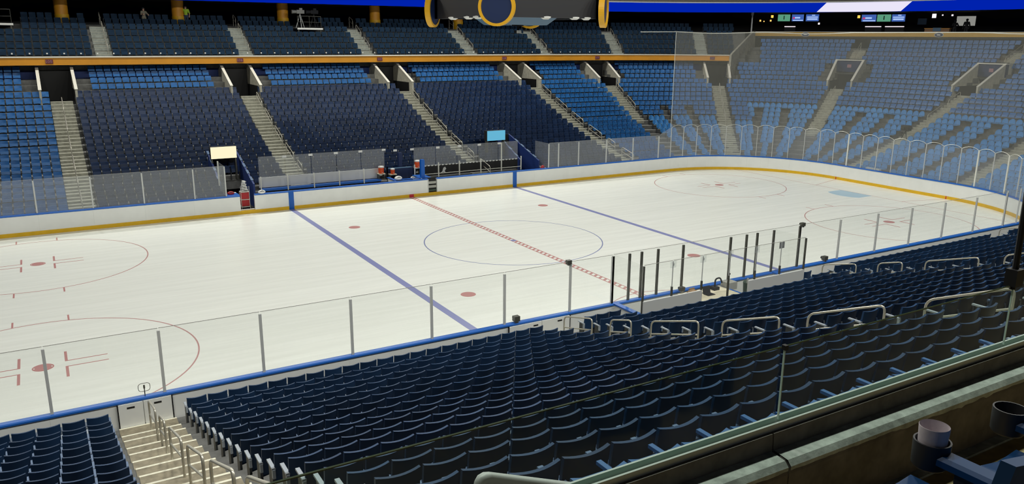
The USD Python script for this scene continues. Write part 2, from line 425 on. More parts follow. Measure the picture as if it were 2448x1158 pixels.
def tier(name, label, k0, k1, rows, m='concrete_tier'):
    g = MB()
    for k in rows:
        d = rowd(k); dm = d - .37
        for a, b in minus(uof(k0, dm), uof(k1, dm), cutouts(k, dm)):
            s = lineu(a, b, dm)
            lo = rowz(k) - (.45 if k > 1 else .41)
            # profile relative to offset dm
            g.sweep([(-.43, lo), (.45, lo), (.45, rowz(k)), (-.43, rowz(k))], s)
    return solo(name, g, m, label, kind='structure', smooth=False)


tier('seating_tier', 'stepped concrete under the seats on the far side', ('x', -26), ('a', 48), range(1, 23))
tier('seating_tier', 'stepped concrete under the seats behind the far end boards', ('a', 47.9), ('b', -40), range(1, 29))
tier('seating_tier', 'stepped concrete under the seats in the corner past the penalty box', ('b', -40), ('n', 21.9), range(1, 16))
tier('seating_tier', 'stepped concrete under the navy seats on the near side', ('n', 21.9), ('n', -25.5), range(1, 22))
# upper level tier behind the orange fascia
g = MB()
for j in range(7):
    dm = UPD[j] - .37; z = UPT[j] - .85
    g.sweep([(-.43, z - .55), (.45, z - .55), (.45, z), (-.43, z)], line(('x', -26), ('a', 46), dm))
solo('upper_tier', g, 'concrete_tier', 'stepped concrete of the upper level behind the orange fascia', kind='structure', smooth=False)
# walls and soffits behind
g = MB(); g.sweep([(19.15, 4.5), (19.3, 4.5), (19.3, 8.1), (19.15, 8.1)], [P('far', -26)] + [P('far', AX)] + [P('c1', a) for a in range(90, 47, -3)])
solo('wall_back_lower', g, 'blue_wall', 'dark blue wall under the orange fascia', kind='structure', smooth=False)
g = MB(); g.sweep([(29.5, 10.2), (29.7, 10.2), (29.7, 13.0), (29.5, 13.0)], [P('far', -26), P('far', AX)] + [P('c1', a) for a in range(90, -1, -3)] + [P('end', -4.4), P('c2', -20)])
solo('wall_back_upper', g, 'unlit_wall', 'back wall of the upper level, blackened for its missing light', kind='structure', smooth=False)
g = MB(); g.sweep([(22.1, 12.78), (29.7, 12.78), (29.7, 12.95), (22.1, 12.95)], [P('far', -26), P('far', AX)] + [P('c1', a) for a in range(90, -1, -3)] + [P('end', -4.4), P('c2', -20)])
solo('ceiling', g, 'unlit_wall', 'dark soffit under the topmost stand', kind='structure', smooth=False)
g = MB(); g.sweep([(25.0, 10.3), (29.6, 10.3), (29.6, 10.42), (25.0, 10.42)], [P('far', -26), P('far', AX)] + [P('c1', a) for a in range(90, 46, -3)])
g.sweep([(24.3, 10.28), (29.6, 10.28), (29.6, 10.4), (24.3, 10.4)], [P('c1', a) for a in range(46, -1, -3)] + [P('end', -4.4), P('c2', -20)])
solo('floor_concourse', g, 'unlit_wall', 'dark concourse floor behind the upper seats', kind='structure', smooth=False)
g = MB(); g.sweep([(22.3, 13.75), (30.0, 18.4), (30.0, 18.2), (22.3, 13.5)], [P('far', -26), P('far', AX)] + [P('c1', a) for a in range(90, -1, -3)] + [P('end', -4.4), P('c2', -20)])
solo('topmost_tier', g, 'concrete_dark', 'dark sloping underside of the topmost stand above the LED ribbon', kind='structure', smooth=False)

# ---- concrete end wall between the upper level and the end stand
p0, p1 = np.array(P('c1', 49.3, 17.6)[:2]), np.array(P('c1', 44.4, 24.4)[:2])
L = np.linalg.norm(p1 - p0); ux = np.append((p1 - p0) / L, 0); un = np.array([ux[1], -ux[0], 0])
solo('wall_stand_end', prism([(-.2, 4.6), (L, 7.2), (L, 10.9), (L - .6, 10.9), (.1, 8.7), (-.2, 8.55)], (*p0, 0), ux, (0, 0, 1), un, .2), 'concrete', 'grey concrete wall sloping up where the orange fascia ends', kind='structure', smooth=False)

# ---- fascias
fas = thing('orange_fascia', 'long orange fascia with a pale cap above the far lower stand', 'fascia', kind='structure')
FL = [('far', -26), ('far', AX)] + [('c1', a) for a in range(90, 49, -4)] + [('c1', 49.4)]
for i in range(len(FL) - 1):
    pass
xs = [('far', x) for x in np.linspace(-26, AX, 9)] + [('c1', a) for a in np.linspace(90, 49.4, 9)[1:]]
for i in range(len(xs) - 1):
    a, b = xs[i], xs[i + 1]
    s = [P(*a), P(*b)] if b[0] == 'far' else [P('c1', t) for t in np.linspace(a[1] if a[0] == 'c1' else 90, b[1], 3)]
    part(fas, 'fascia_panel', MB().sweep([(17.6, 8.0), (17.8, 8.0), (17.8, 8.5), (17.6, 8.5)], s), 'orange_fascia', False)
part(fas, 'fascia_cap', MB().sweep([(17.55, 8.5), (18.75, 8.5), (18.75, 8.57), (17.55, 8.57)], [P('far', -26), P('far', AX)] + [P('c1', a) for a in np.linspace(90, 49.4, 11)]), 'fascia_cap', False, label='pale cap along the fascia')
part(fas, 'fascia_soffit', MB().sweep([(17.8, 8.0), (19.2, 8.0), (19.2, 8.1), (17.8, 8.1)], [P('far', -26), P('far', AX)] + [P('c1', a) for a in np.linspace(90, 49.4, 11)]), 'blue_wall', False)
# section signs on the fascia
for key, txt in ((('x', -19.1), '105'), (('x', -6.35), '106'), (('x', 5.0), '107'), (('x', 17.05), '108'), (('a', 78.5), '109'), (('a', 53.0), '110')):
    u = uof(key, 17.58); q = atu(u, 17.58); T = frame_at(*q)
    nums = {'105': 'five', '106': 'six', '107': 'seven', '108': 'eight', '109': 'nine', '110': 'ten'}
    s = thing('section_sign', f'small dark red sign reading one hundred and {nums[txt]} on the orange fascia', 'sign', group='section signs')
    part(s, 'sign_plate', MB().box(-.23, .23, 0, .03, 8.11, 8.39, T), 'sign_red', False)
    tm = meshkit.text_mesh(txt, .17, .01, True); v = np.array(tm.vertices); v[:, 0] -= v[:, 0].mean()
    w = np.stack([-v[:, 0] * 1.0, .03 + v[:, 2], 8.165 + v[:, 1]], -1); w[:, 0] = v[:, 0] * -1.0
    part(s, 'lettering', (T(w), np.array(tm.faces)[:, ::-1]), 'sign_pale', False)
band = thing('yellow_fascia', 'dull yellow fascia above the end stand and below the club', 'fascia', kind='structure')
xs = [('c1', a) for a in np.linspace(44.4, 0, 10)] + [('end', -4.4)] + [('c2', -20)]
for i in range(len(xs) - 1):
    a, b = xs[i], xs[i + 1]
    s = [P('c1', t) for t in np.linspace(a[1], b[1], 3)] if b[0] == 'c1' else ([P('end', AY), P('end', -AY)] if b[0] == 'end' else [P('c2', t) for t in (0, -10, -20)])
    part(band, 'fascia_panel', MB().sweep([(24.2, 10.42), (24.4, 10.42), (24.4, 10.82), (24.2, 10.82)], s), 'yellow_band', False)
part(band, 'fascia_cap', MB().sweep([(24.15, 10.82), (24.5, 10.82), (24.5, 10.88), (24.15, 10.88)], [P('c1', a) for a in np.linspace(44.4, 0, 16)] + [P('end', -AY), P('c2', -20)]), 'fascia_cap', False)
for a, w in ((35.5, 'nearer the orange fascia'), (13.9, 'below the white poster')):
    q = P('c1', a, 24.19); T = frame_at(*q)
    o = thing('oval_emblem', f'dark oval emblem on the yellow fascia, {w}', 'emblem', group='fascia emblems')
    el = np.array([(.42 * math.cos(t), 10.6 + .22 * math.sin(t)) for t in np.linspace(0, 2 * np.pi, 25)[:-1]])
    nx = np.array(q[2:] + (0,)); ux = np.array([-q[3], q[2], 0])
    part(o, 'emblem_rim', prism([(x, z) for x, z in el], (q[0], q[1], 0), ux, (0, 0, 1), -nx, .03), 'grey_panel', False)
    part(o, 'emblem_plate', prism([(x * .86, 10.6 + (z - 10.6) * .8) for x, z in el], (q[0], q[1], 0), ux, (0, 0, 1), -nx, .045), 'ring_navy', False)
    part(o, 'emblem_mark', prism([(-.16, 10.53), (.14, 10.53), (.2, 10.68), (-.1, 10.67)], (q[0], q[1], 0), ux, (0, 0, 1), -nx, .055), 'grey_panel', False)
# LED ribbon
rib = thing('led_ribbon', 'bright blue LED ribbon board with one white slanted block along the top stand', 'LED ribbon board')
xs = [('far', x) for x in np.linspace(-26, AX, 7)] + [('c1', a) for a in np.linspace(90, 0, 13)[1:]] + [('end', -AY), ('c2', -20)]
for i in range(len(xs) - 1):
    a, b = xs[i], xs[i + 1]
    if b[0] == 'far': s = [P(*a), P(*b)]
    elif b[0] == 'c1': s = [P('c1', t) for t in np.linspace(a[1] if a[0] == 'c1' else 90, b[1], 4)]
    elif b[0] == 'end': s = [P('end', AY), P('end', -AY)]
    else: s = [P('c2', t) for t in (0, -10, -20)]
    part(rib, 'led_panel', MB().sweep([(22.0, 12.72), (22.15, 12.72), (22.15, 13.62), (22.0, 13.62)], s), 'led_blue', False)
part(rib, 'trim_strip', MB().sweep([(21.97, 13.62), (22.3, 13.62), (22.3, 13.72), (21.97, 13.72)], [P('far', -26), P('far', AX)] + [P('c1', a) for a in np.linspace(90, 0, 31)] + [P('end', -AY), P('c2', -20)]), 'grey_panel', False)
g = MB(); n = 24; v = []
for i in range(n + 1):
    for e, z in ((0, 12.73), (1, 13.61)):
        a0, a1 = (33.6, 19.3) if e == 0 else (32.0, 17.6)
        q = P('c1', a0 + (a1 - a0) * i / n, 21.97); v.append((q[0], q[1], z))
for i in range(n + 1):
    for e, z in ((0, 12.73), (1, 13.61)):
        a0, a1 = (33.6, 19.3) if e == 0 else (32.0, 17.6)
        q = P('c1', a0 + (a1 - a0) * i / n, 22.0); v.append((q[0], q[1], z))
f = []; o = 2 * (n + 1)
for i in range(n):
    f += [[2 * i, 2 * i + 1, 2 * i + 3, 2 * i + 2], [o + 2 * i, o + 2 * i + 2, o + 2 * i + 3, o + 2 * i + 1], [2 * i + 1, o + 2 * i + 1, o + 2 * i + 3, 2 * i + 3], [2 * i, 2 * i + 2, o + 2 * i + 2, o + 2 * i]]
part(rib, 'white_block', g.add(v, f), 'led_white', False, label='white slanted block on the ribbon')
# columns at the back of the upper level
COLS = [atu(uof(k_, 24.6), 24.6)[:2] for k_ in (('x', -17.75), ('x', -9.45), ('x', -1.0), ('x', 7.4), ('x', 15.9), ('a', 85))]
for key, w in ((('x', -17.75), 'nearest the corner of the far stand'), (('x', -9.45), 'with a worker in a yellow vest beside it'), (('x', -1.0), 'beside the broadcast camera platform'), (('x', 7.4), 'between the camera platform and the scoreboard'),
               (('x', 15.9), 'behind one edge of the scoreboard'), (('a', 85), 'behind the scoreboard screens')):
    q = atu(uof(key, 24.6), 24.6)
    c = thing('round_column', f'round orange column in the upper level, {w}', 'column', loc=(q[0], q[1], 0), group='orange columns')
    part(c, 'shaft', MB().lathe([(0, 10.4), (.5, 10.4), (.5, 11.55), (0, 11.55)], sides=18), 'yellow_band', label='yellow painted foot of the column')
    part(c, 'upper_shaft', MB().lathe([(.0, 11.55), (.47, 11.55), (.47, 12.8), (0, 12.8)], sides=18), 'orange_column')

# ---- portals
HIDE = {}
for i, p in enumerate(PORT):
    words = ['beside the corner block of bright seats', 'above the white bench wall', 'above the team bench gate', 'at the bright seats past the cyan screen', 'nearest the net edge', 'where the orange fascia ends', 'in the end stand under the net', 'in the end stand nearest the net cable', 'in the end stand past the frame']
    if i == 8: continue
    pt = thing('portal', f'dark stand entrance with concrete side walls, {words[i]}', 'stand entrance', kind='structure')
    endp = i >= 6
    z18 = rowz(18); top = 8.25 if endp else 8.0
    for s in (-1, 1):
        u = uof(p, 15.5) + s * (PW + .0); q = atu(u, 15.5)
        n = np.array([q[2], q[3], 0]); t = np.array([q[3], -q[2], 0])
        o = np.array([q[0], q[1], 0]) - n * 15.5 - t * .07
        part(pt, 'side_wall', prism([(14.95, z18 - .9), (14.95, z18 + 1.0), (15.15, z18 + 1.05), (18.6, top), (19.6, top), (19.6, z18 - .9)], o + n * 15.5 - n * 15.5, n, (0, 0, 1), t, .14), 'concrete_pale', False)
        part(pt, 'coping', prism([(14.93, z18 + 1.0), (15.15, z18 + 1.1), (18.6, top + .05), (18.6, top), (15.15, z18 + 1.05), (14.95, z18 + .97)], o - t * .03, n, (0, 0, 1), t, .2), 'fascia_cap', False)
    u = uof(p, 17); q = atu(u, 17); T = frame_at(q[0] - q[2] * 17, q[1] - q[3] * 17, q[2], q[3])
    part(pt, 'tunnel', MB().box(-PW, PW, -19.1, -18.95, z18 - .2, top + .1, T).box(-PW, PW, -20.2, -14.9, z18 - .15, z18, T).box(-PW - .05, -PW + .08, -20.2, -15.6, z18 - .2, z18 + .9, T).box(PW - .08, PW + .05, -20.2, -15.6, z18 - .2, z18 + .9, T), 'black', False)  # black sheets and linings stand in for the unlit passage
    if endp:
        part(pt, 'lintel', MB().box(-PW - .1, PW + .1, -18.9, -18.5, 7.15, 8.2, T), 'ring_navy', False)
        part(pt, 'lintel_cap', MB().box(-PW - .15, PW + .15, -18.95, -18.4, 8.2, 8.28, T), 'fascia_cap', False)
        part(pt, 'sign_plate', MB().box(-.18, .18, -18.5, -18.46, 7.55, 7.85, T), 'sign_pale', False)

# ================================================================== BOARDS
def boards(name, label, spans, step, gates=()):
    b = thing(name, label, 'boards', kind='structure')
    for k0, k1 in spans:
        L = uof(k1, 0) - uof(k0, 0); n = max(1, round(L / step)); u0 = uof(k0, 0)
        for i in range(n):
            a, c = u0 + L * i / n, u0 + L * (i + 1) / n
            g = .001
            part(b, 'board_panel', MB().sweep([(0, .2), (.17, .2), (.17, 1.05), (0, 1.05)], lineu(a + g, c - g, 0, .8)), 'board_white', False)
        part(b, 'cap_rail', MB().sweep([(-.03, 1.05), (.19, 1.05), (.19, 1.09), (.17, 1.12), (0.01, 1.12), (-.03, 1.09)], lineu(u0, u0 + L, 0, .8)), 'cap_blue', False, label='blue cap rail')
        part(b, 'kick_plate', MB().sweep([(-.015, 0), (.17, 0), (.17, .2), (-.015, .2)], lineu(u0, u0 + L, 0, .8)), 'kick_yellow', False, label='yellow kick plate')
    return b


bf = boards('rink_boards', 'white far-side rink boards with blue cap and yellow kick plate', [(('x', -25.9), ('x', -10.72)), (('x', -9.9), ('x', 1.17)), (('x', 1.83), ('x', AX))], 2.54)
part(bf, 'kick_plate', MB().box(-10.72, -9.9, HY - .015, HY + .1, 0, .19).box(1.17, 1.83, HY - .015, HY + .12, 0, .2), 'kick_yellow', False)
for sx in (-1, 1): part(bf, 'blue_line_patch', MB().box(*sorted((sx * 25 * FT, sx * 26 * FT)), HY - .02, HY + .01, 0, 1.12), 'line_blue', False, label='blue line running up the boards')
part(bf, 'red_line_patch', MB().box(-.155, .155, HY - .022, HY + .01, 0, .2), 'line_red', False, label='red centre line on the kick plate')
be = boards('rink_boards', 'white curved rink boards around the far end of the ice', [(('x', AX), ('n', AX))], 1.6)
for k in (('a', 63.4), ('y', 4.27), ('y', -4.27)):
    q = atu(uof(k, 0), 0); part(be, 'red_mark', MB().box(-.03, .03, -.005, .02, 0, .2, frame_at(*q)), 'line_red', False)
bn = boards('rink_boards', 'white near-side rink boards seen from behind under a blue cap', [(('n', AX), ('n', -25.9))], 2.54)
gate = thing('board_gate', 'white double gate in the near boards at the foot of the concrete stairs', 'gate')
for x0, x1 in ((-19.37, -18.8), (-18.78, -18.12)):
    part(gate, 'gate_panel', MB().box(x0, x1, -HY - .215, -HY - .175, .40, 1.03), 'board_white', False)
    xm = (x0 + x1) / 2
    part(gate, 'hand_slot', MB().box(xm - .09, xm + .09, -HY - .22, -HY - .21, .90, .945), 'black', False)
for x in (-19.385, -18.105): part(gate, 'gate_seam', MB().box(x - .015, x + .015, -HY - .218, -HY - .172, .38, 1.05), 'black', False)
part(gate, 'sill', MB().box(-19.4, -18.1, -HY - .216, -HY - .172, .36, .40), 'black', False)
gate = thing('board_gate', 'white gate in the near boards beside the penalty box', 'gate')
for x0, x1 in ((-7.95, -6.72), (-6.7, -5.6)):
    part(gate, 'gate_panel', MB().box(x0, x1, -HY - .215, -HY - .175, .40, 1.03), 'board_white', False)
for xm in (-6.95, -6.0): part(gate, 'hand_slot', MB().box(xm - .09, xm + .09, -HY - .22, -HY - .21, .90, .945), 'black', False)
for x in (-7.97, -5.585): part(gate, 'gate_seam', MB().box(x - .015, x + .015, -HY - .218, -HY - .172, .38, 1.05), 'black', False)
# open bench gate on the far side: dark frame and grey slats
bg = thing('bench_gate', 'open bench gate with grey slats in the far boards', 'gate')
for x in (1.17, 1.8): part(bg, 'gate_frame', MB().box(x, x + .05, HY - .02, HY + .12, .2, 1.08), 'alu', False)
part(bg, 'gate_frame', MB().box(1.22, 1.8, HY + .1, HY + .14, .2, 1.02), 'black', False)
for z in (.28, .5, .76): part(bg, 'slat', MB().box(1.24, 1.79, HY + .03, HY + .09, z, z + (.16 if z > .3 else .1)), 'slat_grey' if z > .3 else 'dark_green', False)

# ================================================================== GLASS
def glass(name, label, posts, top, m='acrylic', base=1.12, pw=.035, pm='alu', skip=(), tops=None, hpost=None):
    """posts: keys along the board line; panes between neighbours"""
    g = thing(name, label, 'rink glass')
    us = [uof(k, .1) for k in posts]
    for i, u in enumerate(us):
        h = tops[i] if tops else top
        part(g, 'post', MB().box(-pw, pw, -.03, .03, base - .02, h - .06, frame_at(*atu(u, .1))), pm, False)
        if i + 1 < len(us) and i not in skip:
            h2 = min(h, tops[i + 1]) if tops else top
            a, c = us[i] + .01, us[i + 1] - .01
            part(g, 'glass_pane', MB().sweep([(-.006, base), (.006, base), (.006, h2), (-.006, h2)], lineu(a, c, .1, .7)), m, False)
            part(g, 'pane_edge', MB().sweep([(-.008, h2), (.008, h2), (.008, h2 + .012), (-.008, h2 + .012)], lineu(a, c, .1, .7)), 'slat_grey', False)
    return g


npx = [25.9, 23.44, 20.9, 18.25, 15.71, 13.17, 10.64, 8.08, 5.54]
gn = glass('rink_glass', 'clear near-side rink glass from the corner to the penalty box gate', [('n', -x) for x in npx][::-1] if False else [('n', x) for x in (-3.78, -5.54, -8.08, -10.64, -13.17, -15.71, -18.25, -20.8, -23.34, -25.88)], 2.87, tops=[2.87] * 8 + [3.5, 3.5])
glass('rink_glass', 'clear rink glass with dark door posts in front of the penalty boxes', [('n', x) for x in (5.66, 4.16, 3.24, 2.66, 1.82, -.56, -1.75, -2.5, -3.04, -3.76)], 2.88, pm='alu_dark', pw=.04)
glass('rink_glass', 'clear near-side rink glass past the penalty boxes toward the far corner', [('n', x) for x in (20.72, 18.1, 15.55, 13.04, 10.63, 8.15, 5.68)], 2.87)
gfl = glass('rink_glass', 'hazy far-side rink glass before the seats beside the tunnel', [('x', x) for x in (-25.9, -23.4, -20.86, -18.27, -15.77, -13.15, -11.45)], 2.87, 'acrylic_far', tops=[3.5, 3.5, 2.87, 2.87, 2.87, 2.87, 2.9])
part(gfl, 'glass_pane', MB().box(-11.456, -11.444, HY + .14, HY + 1.9, 1.12, 2.87), 'acrylic_far', False)
part(gfl, 'post', MB().box(-11.49, -11.41, HY + 1.9, HY + 1.97, 1.0, 2.9), 'alu_pale', False)
gfr = glass('rink_glass', 'hazy far-side rink glass with one pale post right of the second tunnel', [('x', x) for x in (10.62, 11.45, 13.2, 15.7, 18.2, 20.72)], 2.87, 'acrylic_far')
part(gfr, 'glass_pane', MB().box(10.61, 10.625, HY + .14, HY + 1.9, 1.12, 2.85), 'acrylic_far', False)
ek = [('x', 20.74), ('x', 22.1 if False else 21.9)]
u0, u1 = uof(('x', 21.95), .1), uof(('n', 20.75), .1)
nn = int((u1 - u0) / 1.19)
ge = thing('rink_glass', 'tall curved rink glass around the far end of the ice', 'rink glass')
part(ge, 'glass_pane', prism([(0, 1.12), (1.2, 1.12), (1.2, 3.45), (0, 2.9)], (20.74, HY + .094, 0), (1, 0, 0), (0, 0, 1), (0, 1, 0), .012), 'acrylic_far', False)
for i in range(nn + 1):
    u = u0 + (u1 - u0) * i / nn; q = atu(u, .1); thick = i in (12, 20, 22)
    part(ge, 'post', MB().box(-(.045 if thick else .018), .045 if thick else .018, -.03, .03, 1.1, 3.42 if i < nn - 2 else 2.9, frame_at(*q)), 'alu_pale' if thick else 'alu', False)
    if i < nn:
        part(ge, 'glass_pane', MB().sweep([(-.006, 1.12), (.006, 1.12), (.006, 3.45), (-.006, 3.45)] if i < nn - 2 else [(-.006, 1.12), (.006, 1.12), (.006, 2.9), (-.006, 2.9)], lineu(u + .008, u + (u1 - u0) / nn - .008, .1, .6)), 'acrylic_far', False)
# netting above the end glass
net = thing('safety_net', 'pale see-through safety net hanging above the end glass', 'net')
s = line(('x', 21.9), ('b', -48), .14, 1.0)
part(net, 'net_sheet', MB().sweep([(-.004, 3.45), (.004, 3.45), (.004, 10.55), (-.004, 10.55)], s), 'net_mesh', False)
part(net, 'top_cable', MB().tube([(q[0] + q[2] * .14, q[1] + q[3] * .14, 10.55 + .05 * math.sin(i * .9)) for i, q in enumerate([P('far', 18.5)] + s)], .035, 6), 'alu_pale', label='pale cable along the top of the net')
part(net, 'side_cord', MB().tube([(21.9, HY + .14, z) for z in (3.45, 6, 8, 10.55)], .022, 6), 'alu_pale')
for i in range(0, nn - 3):
    ua, ub = u0 + (u1 - u0) * i / nn, u0 + (u1 - u0) * (i + 1) / nn
    pts = []
    for t in np.linspace(0, 1, 7):
        q = atu(ua + (ub - ua) * t, .1); pts.append((q[0], q[1], 3.40 + .17 * 4 * t * (1 - t)))
    part(net, 'bottom_cord', MB().tube(pts, .016, 5), 'alu_pale')

# ================================================================== STAIRS AND HANDRAILS
def stairs(label, key, rows, w=1.3, near=False, upper=False, dl=None, zl=None):
    st = thing('aisle_stairs', label, 'stairs', group=None)
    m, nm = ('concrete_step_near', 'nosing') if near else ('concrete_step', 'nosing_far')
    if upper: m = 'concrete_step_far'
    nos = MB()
    for k in rows:
        if upper: d, z, r = UPD[k], UPT[k] - .85, .45
        else: d, z = rowd(k), rowz(k); r = rowz(k + 1) - z
        dm = d - .37
        q = atu(uof(key, dm), dm); T = frame_at(q[0] - q[2] * dm, q[1] - q[3] * dm, q[2], q[3])
        a, b, hw = d - .815, d + .04, w / 2
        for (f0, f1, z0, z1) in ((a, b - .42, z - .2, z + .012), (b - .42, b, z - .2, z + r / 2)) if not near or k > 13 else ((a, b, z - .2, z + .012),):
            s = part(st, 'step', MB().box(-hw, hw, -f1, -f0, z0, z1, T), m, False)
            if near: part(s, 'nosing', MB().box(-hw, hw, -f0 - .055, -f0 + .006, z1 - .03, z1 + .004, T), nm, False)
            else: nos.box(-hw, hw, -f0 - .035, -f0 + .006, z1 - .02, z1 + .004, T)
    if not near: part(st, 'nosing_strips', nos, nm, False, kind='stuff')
    return st


stairs('concrete stairs with pale nosings going up between near navy blocks', ('n', -18.73), range(1, 21), 1.36, near=True)
stairs('concrete stairs climbing between navy block and bright corner block of the far stand', ('x', -18.73), range(1, 19), 1.32)
stairs('concrete stairs in the far stand right of the cream screen', ('x', -6.4), range(3, 19), 1.26)
stairs('concrete stairs in the far stand above the dark padded bench wall', ('x', 6.05), range(3, 19), 1.22)
stairs('concrete stairs where far navy seats meet bright blue seats', ('x', 18.75), range(1, 19), 1.3)
stairs('short concrete stairs beside the net edge, ending at light blue seats', ('a', 78.0), range(11, 19), 1.2)
stairs('concrete stairs in the far corner running down to the curved boards', ('a', 52.0), range(1, 19), 1.2)
stairs('concrete stairs below the first end-stand entrance', ('a', 26.0), range(9, 19), 1.15)
stairs('concrete stairs above the first end-stand entrance', ('a', 25.6), range(23, 28), 1.15)
stairs('long concrete stairs of the end stand with a camera tripod on them', ('y', 4.2), range(1, 19), 1.2)
stairs('concrete stairs above the second end-stand entrance', ('y', 4.3), range(23, 28), 1.15)
stairs('concrete stairs at the end stand near the pale thick glass posts', ('y', -4.42), range(1, 19), 1.25)
stairs('concrete stairs behind the near gate beside the penalty box', ('n', -6.4), range(1, 21), 1.3)
stairs('concrete stairs between near navy blocks past the penalty box', ('n', 6.05), range(1, 21), 1.3)
for key, w in ((('x', -15.5), 'nearest the corner'), (('x', -5.4), 'left of the broadcast camera' if False else 'before the broadcast camera'), (('x', 4.75), 'between camera platform and scoreboard'), (('x', 14.8), 'under the scoreboard edge'), (('a', 88.2), 'under the scoreboard screens'), (('a', 72), 'past the scoreboard'), (('a', 54.6), 'behind the safety net')):
    stairs(f'grey stairs of the upper level, {w}', key, range(0, 6), 1.1, upper=True)

LOOPS = [(14.0, 15.5), (16.4, 17.35), (18.2, 20.0), (20.8, 22.5), (23.25, 25.0), (25.8, 27.3)]
ORD = ['zero', 'first', 'second', 'third', 'fourth', 'fifth', 'sixth', 'seventh', 'eighth', 'ninth', 'tenth', 'eleventh', 'twelfth', 'thirteenth', 'fourteenth', 'fifteenth', 'sixteenth', 'seventeenth', 'eighteenth', 'nineteenth', 'twentieth', 'twenty-first', 'twenty-second', 'twenty-third', 'twenty-fourth', 'twenty-fifth', 'twenty-sixth', 'twenty-seventh', 'twenty-eighth']


def handrail(key, d0, d1, label, group, shift=0.0, r=.024, zf=floor_at, lift=.0):
    h = thing('handrail', label, 'handrail', group=group)
    q = atu(uof(key, (d0 + d1) / 2), (d0 + d1) / 2); dm = (d0 + d1) / 2
    T = frame_at(q[0] - q[2] * dm, q[1] - q[3] * dm, q[2], q[3])
    z0, z1 = zf(d0), zf(d1)
    top = bent([(0, -d0, z0 + .05), (0, -d0, z0 + 1.0), (0, -d1, z1 + 1.0), (0, -d1, z1 + .05)], .16)
    part(h, 'rail_loop', MB().tube(T(top), r, 8), 'rail', 60)
    part(h, 'mid_rail', MB().tube(T(np.array([(0, -d0, z0 + .63), (0, -d1, z1 + .63)])), r * .85, 8), 'rail', 60)
    return h


for key, who, which in ((('n', -18.73), 'on the near concrete stairs', range(6)), (('n', -6.4), 'behind the near gate and penalty box', range(6)), (('n', 6.05), 'on the near stairs past the penalty box', range(4)), (('n', 18.7), 'in the near block by the far corner', range(2)),
                        (('x', -18.73), 'on the far stairs by the bright corner block', range(6)), (('x', -6.4), 'on the far stairs right of the cream screen', range(1, 6)), (('x', 6.05), 'on the far stairs above the padded bench wall', range(6)),
                        (('x', 18.75), 'on the far stairs beside bright blue seats', range(6)), (('a', 78), 'on the short stairs beside the net', range(4, 6)), (('a', 52), 'on the corner stairs under the net', range(3, 6)), (('a', 26), 'below the first end entrance', range(5, 6)), (('y', 4.2), 'below the second end entrance', range(4, 6))):
    for n_, i in enumerate(which):
        a, b = LOOPS[i]
        sh = .35 if key in (('x', -6.4), ('x', 6.05), ('x', 18.75), ('a', 78)) else 0
        kk = (key[0], key[1], sh) if sh else key
        handrail(kk, a - HY, b - HY, f'steel handrail {who}, {ORD[n_ + 1]} up from ice', 'aisle handrails')
upz = lambda d: float(np.interp(d, UPD, [z - .85 for z in UPT]))
for key, w in ((('x', -15.5), 'nearest the corner'), (('x', -5.4), 'before the broadcast camera'), (('x', 4.75), 'between camera platform and scoreboard'), (('x', 14.8), 'under the scoreboard edge'), (('a', 88.2), 'under the scoreboard screens'), (('a', 72), 'past the scoreboard')):
    for i, (a, b) in enumerate(((20.0, 21.2), (22.0, 23.2), (24.0, 24.9))):
        handrail(key + (.3,), a, b, f'thin upper stairs handrail {w}, {ORD[i + 1]} from fascia', 'upper handrails', r=.02, zf=upz)
for k, w in ((('a', 25.6), 'first'), (('y', 4.3), 'second')):
    handrail(k, rowd(24), rowd(27), f'thin handrail on stairs above the {w} end entrance', 'upper handrails', r=.02)

# ================================================================== SEATS
def shell(w, z0, z1, y0, y1, th, bow, sag=0.0, roundness=0.0, nu=7, nv=4, p=2.4):
    """curved closed panel: width w, from z0 (y0) to z1 (y1), bowed in plan, sagging top edge, optionally rounded upper corners"""
    us, vs = np.linspace(-1, 1, nu), np.linspace(0, 1, nv)
    if roundness: vs = 1 - (1 - vs) ** 1.6
    U, V = np.meshgrid(us, vs)
    hw = w / 2 * np.ones_like(V)
    if roundness:
        t = np.clip((V - (1 - roundness)) / roundness, 0, 1); hw = w / 2 * (1 - t ** p * .999) ** (1 / p)
        hw = np.maximum(hw, w * .16)
    X = U * hw
    Z = z0 + (z1 - z0) * V - sag * (1 - U ** 2) * V ** 2 - (0.02 * np.abs(U) ** 6 * (1 - V))
    Y = y0 + (y1 - y0) * V - bow * (1 - U ** 2)
    A = np.stack([X, Y, Z], -1).reshape(-1, 3); B = A + [0, -th, 0]
    n = nu * nv; f = []
    for i in range(nv - 1):
        for j in range(nu - 1):
            a, b, c, d = i * nu + j, i * nu + j + 1, (i + 1) * nu + j + 1, (i + 1) * nu + j
            f += [[a, d, c, b], [n + a, n + b, n + c, n + d]]
    for j in range(nu - 1):
        f += [[j, j + 1, n + j + 1, n + j]]; t = (nv - 1) * nu
        f += [[t + j, n + t + j, n + t + j + 1, t + j + 1]]
    for i in range(nv - 1):
        a, d = i * nu, (i + 1) * nu; f += [[a, n + a, n + d, d]]
        a, d = i * nu + nu - 1, (i + 1) * nu + nu - 1; f += [[a, d, n + d, n + a]]
    return MB().add(np.vstack([A, B]), f)


def folded_pan(w, z0, z1, y, th, bow=.0): return shell(w, z0, z1, y + .10, y + .03, th, bow, 0, 0, 5, 3)


